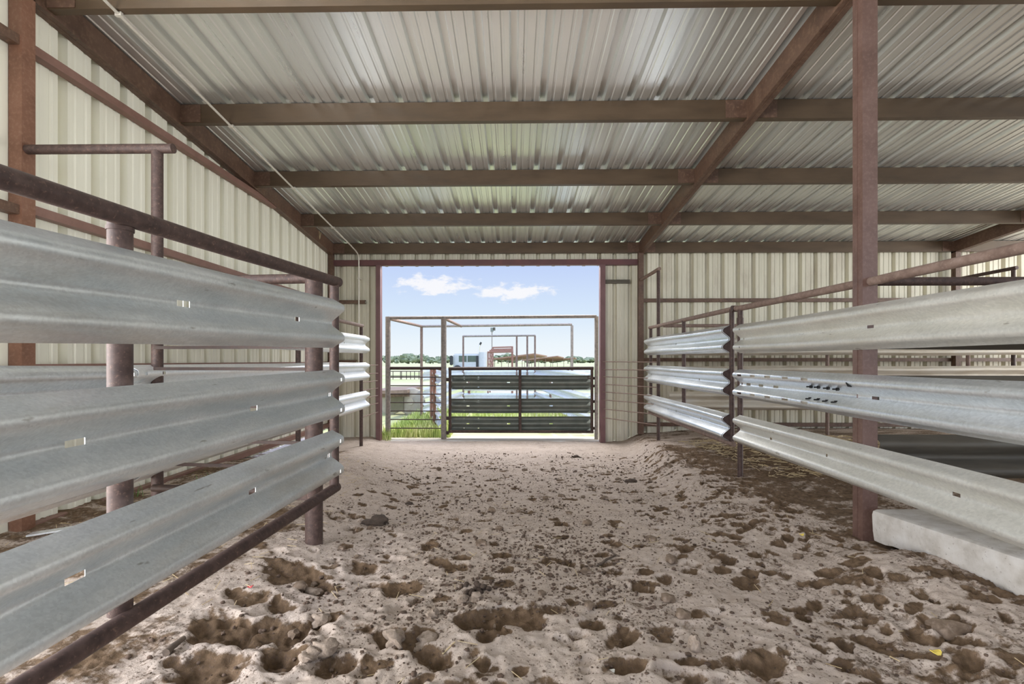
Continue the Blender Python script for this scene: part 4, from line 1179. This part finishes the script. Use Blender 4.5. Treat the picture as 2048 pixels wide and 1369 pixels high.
# ------------------------------------------------------------------ sky, sun and added fill lamps
w_ = bpy.data.worlds.new('sky'); sc.world = w_; w_.use_nodes = True
nt = w_.node_tree; nt.nodes.clear()
out = N(nt, 'ShaderNodeOutputWorld'); bg = N(nt, 'ShaderNodeBackground'); nt.links.new(bg.outputs[0], out.inputs[0])
tc = N(nt, 'ShaderNodeTexCoord'); sp = N(nt, 'ShaderNodeSeparateXYZ'); nt.links.new(tc.outputs['Generated'], sp.inputs[0])
cr = N(nt, 'ShaderNodeValToRGB'); nt.links.new(sp.outputs['Z'], cr.inputs['Fac'])
e = cr.color_ramp.elements
e[0].position = 0; e[0].color = rgb(.90, .95, .985)
e[1].position = .20; e[1].color = rgb(.53, .65, .95)
x_ = e.new(.10); x_.color = rgb(.68, .81, .97)
x_ = e.new(.035); x_.color = rgb(.84, .92, .98)
x_ = e.new(1.0); x_.color = rgb(.45, .58, .95)
# clouds: bank of cumulus low over the horizon
dv = N(nt, 'ShaderNodeVectorMath', operation='SCALE')
def M(op, a, b=None):
    n = N(nt, 'ShaderNodeMath', operation=op)
    for i, v in enumerate((a, b)):
        if v is None: continue
        if isinstance(v, (int, float)): n.inputs[i].default_value = v
        else: nt.links.new(v, n.inputs[i])
    return n.outputs[0]
ysafe = M('MAXIMUM', sp.outputs['Y'], .05)
tx = M('DIVIDE', sp.outputs['X'], ysafe); tz = M('DIVIDE', sp.outputs['Z'], ysafe)
nzc = N(nt, 'ShaderNodeTexNoise', Scale=26, Detail=8, Roughness=.62)
cmb = N(nt, 'ShaderNodeCombineXYZ'); nt.links.new(tx, cmb.inputs[0]); nt.links.new(M('MULTIPLY', tz, 2.2), cmb.inputs[1]); nt.links.new(cmb.outputs[0], nzc.inputs['Vector'])
def cloud(px, py, hw, hh):
    cx = (px - 1028) / F; cz = (HY - py) / F
    a = M('DIVIDE', M('SUBTRACT', tx, cx), hw / F); b = M('DIVIDE', M('SUBTRACT', tz, cz), hh / F)
    q = M('SQRT', M('ADD', M('MULTIPLY', a, a), M('MULTIPLY', b, b)))
    return M('SUBTRACT', 1.0, q)
f1 = cloud(870, 570, 92, 26); f2 = cloud(1025, 585, 104, 20)
fm = M('MAXIMUM', f1, f2)
ft = M('ADD', fm, M('MULTIPLY', M('SUBTRACT', nzc.outputs['Fac'], .5), 2.4))
mr = N(nt, 'ShaderNodeMapRange', interpolation_type='SMOOTHSTEP'); mr.inputs['From Min'].default_value = .12; mr.inputs['From Max'].default_value = .62; mr.inputs['To Max'].default_value = .9
nt.links.new(ft, mr.inputs['Value'])
fwd = N(nt, 'ShaderNodeMath', operation='GREATER_THAN'); nt.links.new(sp.outputs['Y'], fwd.inputs[0]); fwd.inputs[1].default_value = .3
cf = M('MULTIPLY', mr.outputs['Result'], fwd.outputs[0])
mx = N(nt, 'ShaderNodeMix', data_type='RGBA'); nt.links.new(cf, mx.inputs['Factor']); nt.links.new(cr.outputs['Color'], mx.inputs['A']); mx.inputs['B'].default_value = rgb(.97, .965, .985)
nt.links.new(mx.outputs['Result'], bg.inputs['Color'])
# high sky and sky behind the camera brightened as added fill for the barn
hi = N(nt, 'ShaderNodeMapRange', interpolation_type='SMOOTHSTEP'); hi.inputs['From Min'].default_value = .22; hi.inputs['From Max'].default_value = .55
SKY_LOW, SKY_HIGH = 1.0, 2.0
hi.inputs['To Min'].default_value = SKY_LOW; hi.inputs['To Max'].default_value = SKY_HIGH
nt.links.new(sp.outputs['Z'], hi.inputs['Value'])
bk = N(nt, 'ShaderNodeMapRange', interpolation_type='SMOOTHSTEP'); bk.inputs['From Min'].default_value = -.1; bk.inputs['From Max'].default_value = -.5
bk.inputs['To Min'].default_value = 0; bk.inputs['To Max'].default_value = 1.0
nt.links.new(sp.outputs['Y'], bk.inputs['Value'])
nt.links.new(M('ADD', hi.outputs['Result'], bk.outputs['Result']), bg.inputs['Strength'])

L = bpy.data.lights.new('sun', 'SUN'); L.energy = 3.0; L.angle = math.radians(.8); L.color = (1, .95, .86)
o = bpy.data.objects.new('sun', L); COL.objects.link(o)
d = Vector((.60, .04, .80)); o.rotation_euler = d.to_track_quat('Z', 'Y').to_euler(); o.location = (20, 12, 20)

def area(name, loc, target, sx, sy, power, color=(1, 1, 1)):
    L = bpy.data.lights.new(name, 'AREA'); L.shape = 'RECTANGLE'; L.size = sx; L.size_y = sy; L.energy = power; L.color = color
    o = bpy.data.objects.new(name, L); COL.objects.link(o)
    o.location = loc; o.rotation_euler = (Vector(loc) - Vector(target)).to_track_quat('Z', 'Y').to_euler()
    return o
# added fill lamps for daylight: unseen open left and right sides, above the doorway
area('fill_left_bay', (-4.1, -.6, .2), (2.4, .6, 1.5), 5.4, 3.0, 640, (1, .99, .965))
area('fill_right_side', (14.6, 6.0, .4), (-3.6, 6.0, 1.6), 6.0, 3.2, 760, (1, .99, .965))
area('fill_above_doorway', (-.45, 11.0, 3.3), (-.2, 5.0, -1.4), 4.4, 1.8, 520, (1, .98, .95))

# ------------------------------------------------------------------ camera
cam = bpy.data.cameras.new('camera'); co = bpy.data.objects.new('camera', cam); COL.objects.link(co)
co.location = (0, 0, 0); co.rotation_euler = (math.pi / 2, 0, YAW)
cam.sensor_width = 36; cam.sensor_fit = 'HORIZONTAL'; cam.lens = F / 2048 * 36
cam.shift_x = (1024 - CX) / 2048; cam.shift_y = (HY - 684.5) / 2048
cam.clip_start = .05; cam.clip_end = 3000
sc.camera = co

for o in list(sc.objects):
    if o.parent is None: o.location.z += CAMZ

sc.view_settings.view_transform = 'Standard'; sc.view_settings.look = 'None'
sc.view_settings.exposure = 0.0; sc.view_settings.gamma = 1; sc.view_settings.use_curve_mapping = False
sc.cycles.use_denoising = True
sc.cycles.max_bounces = 8; sc.cycles.diffuse_bounces = 5; sc.cycles.glossy_bounces = 4
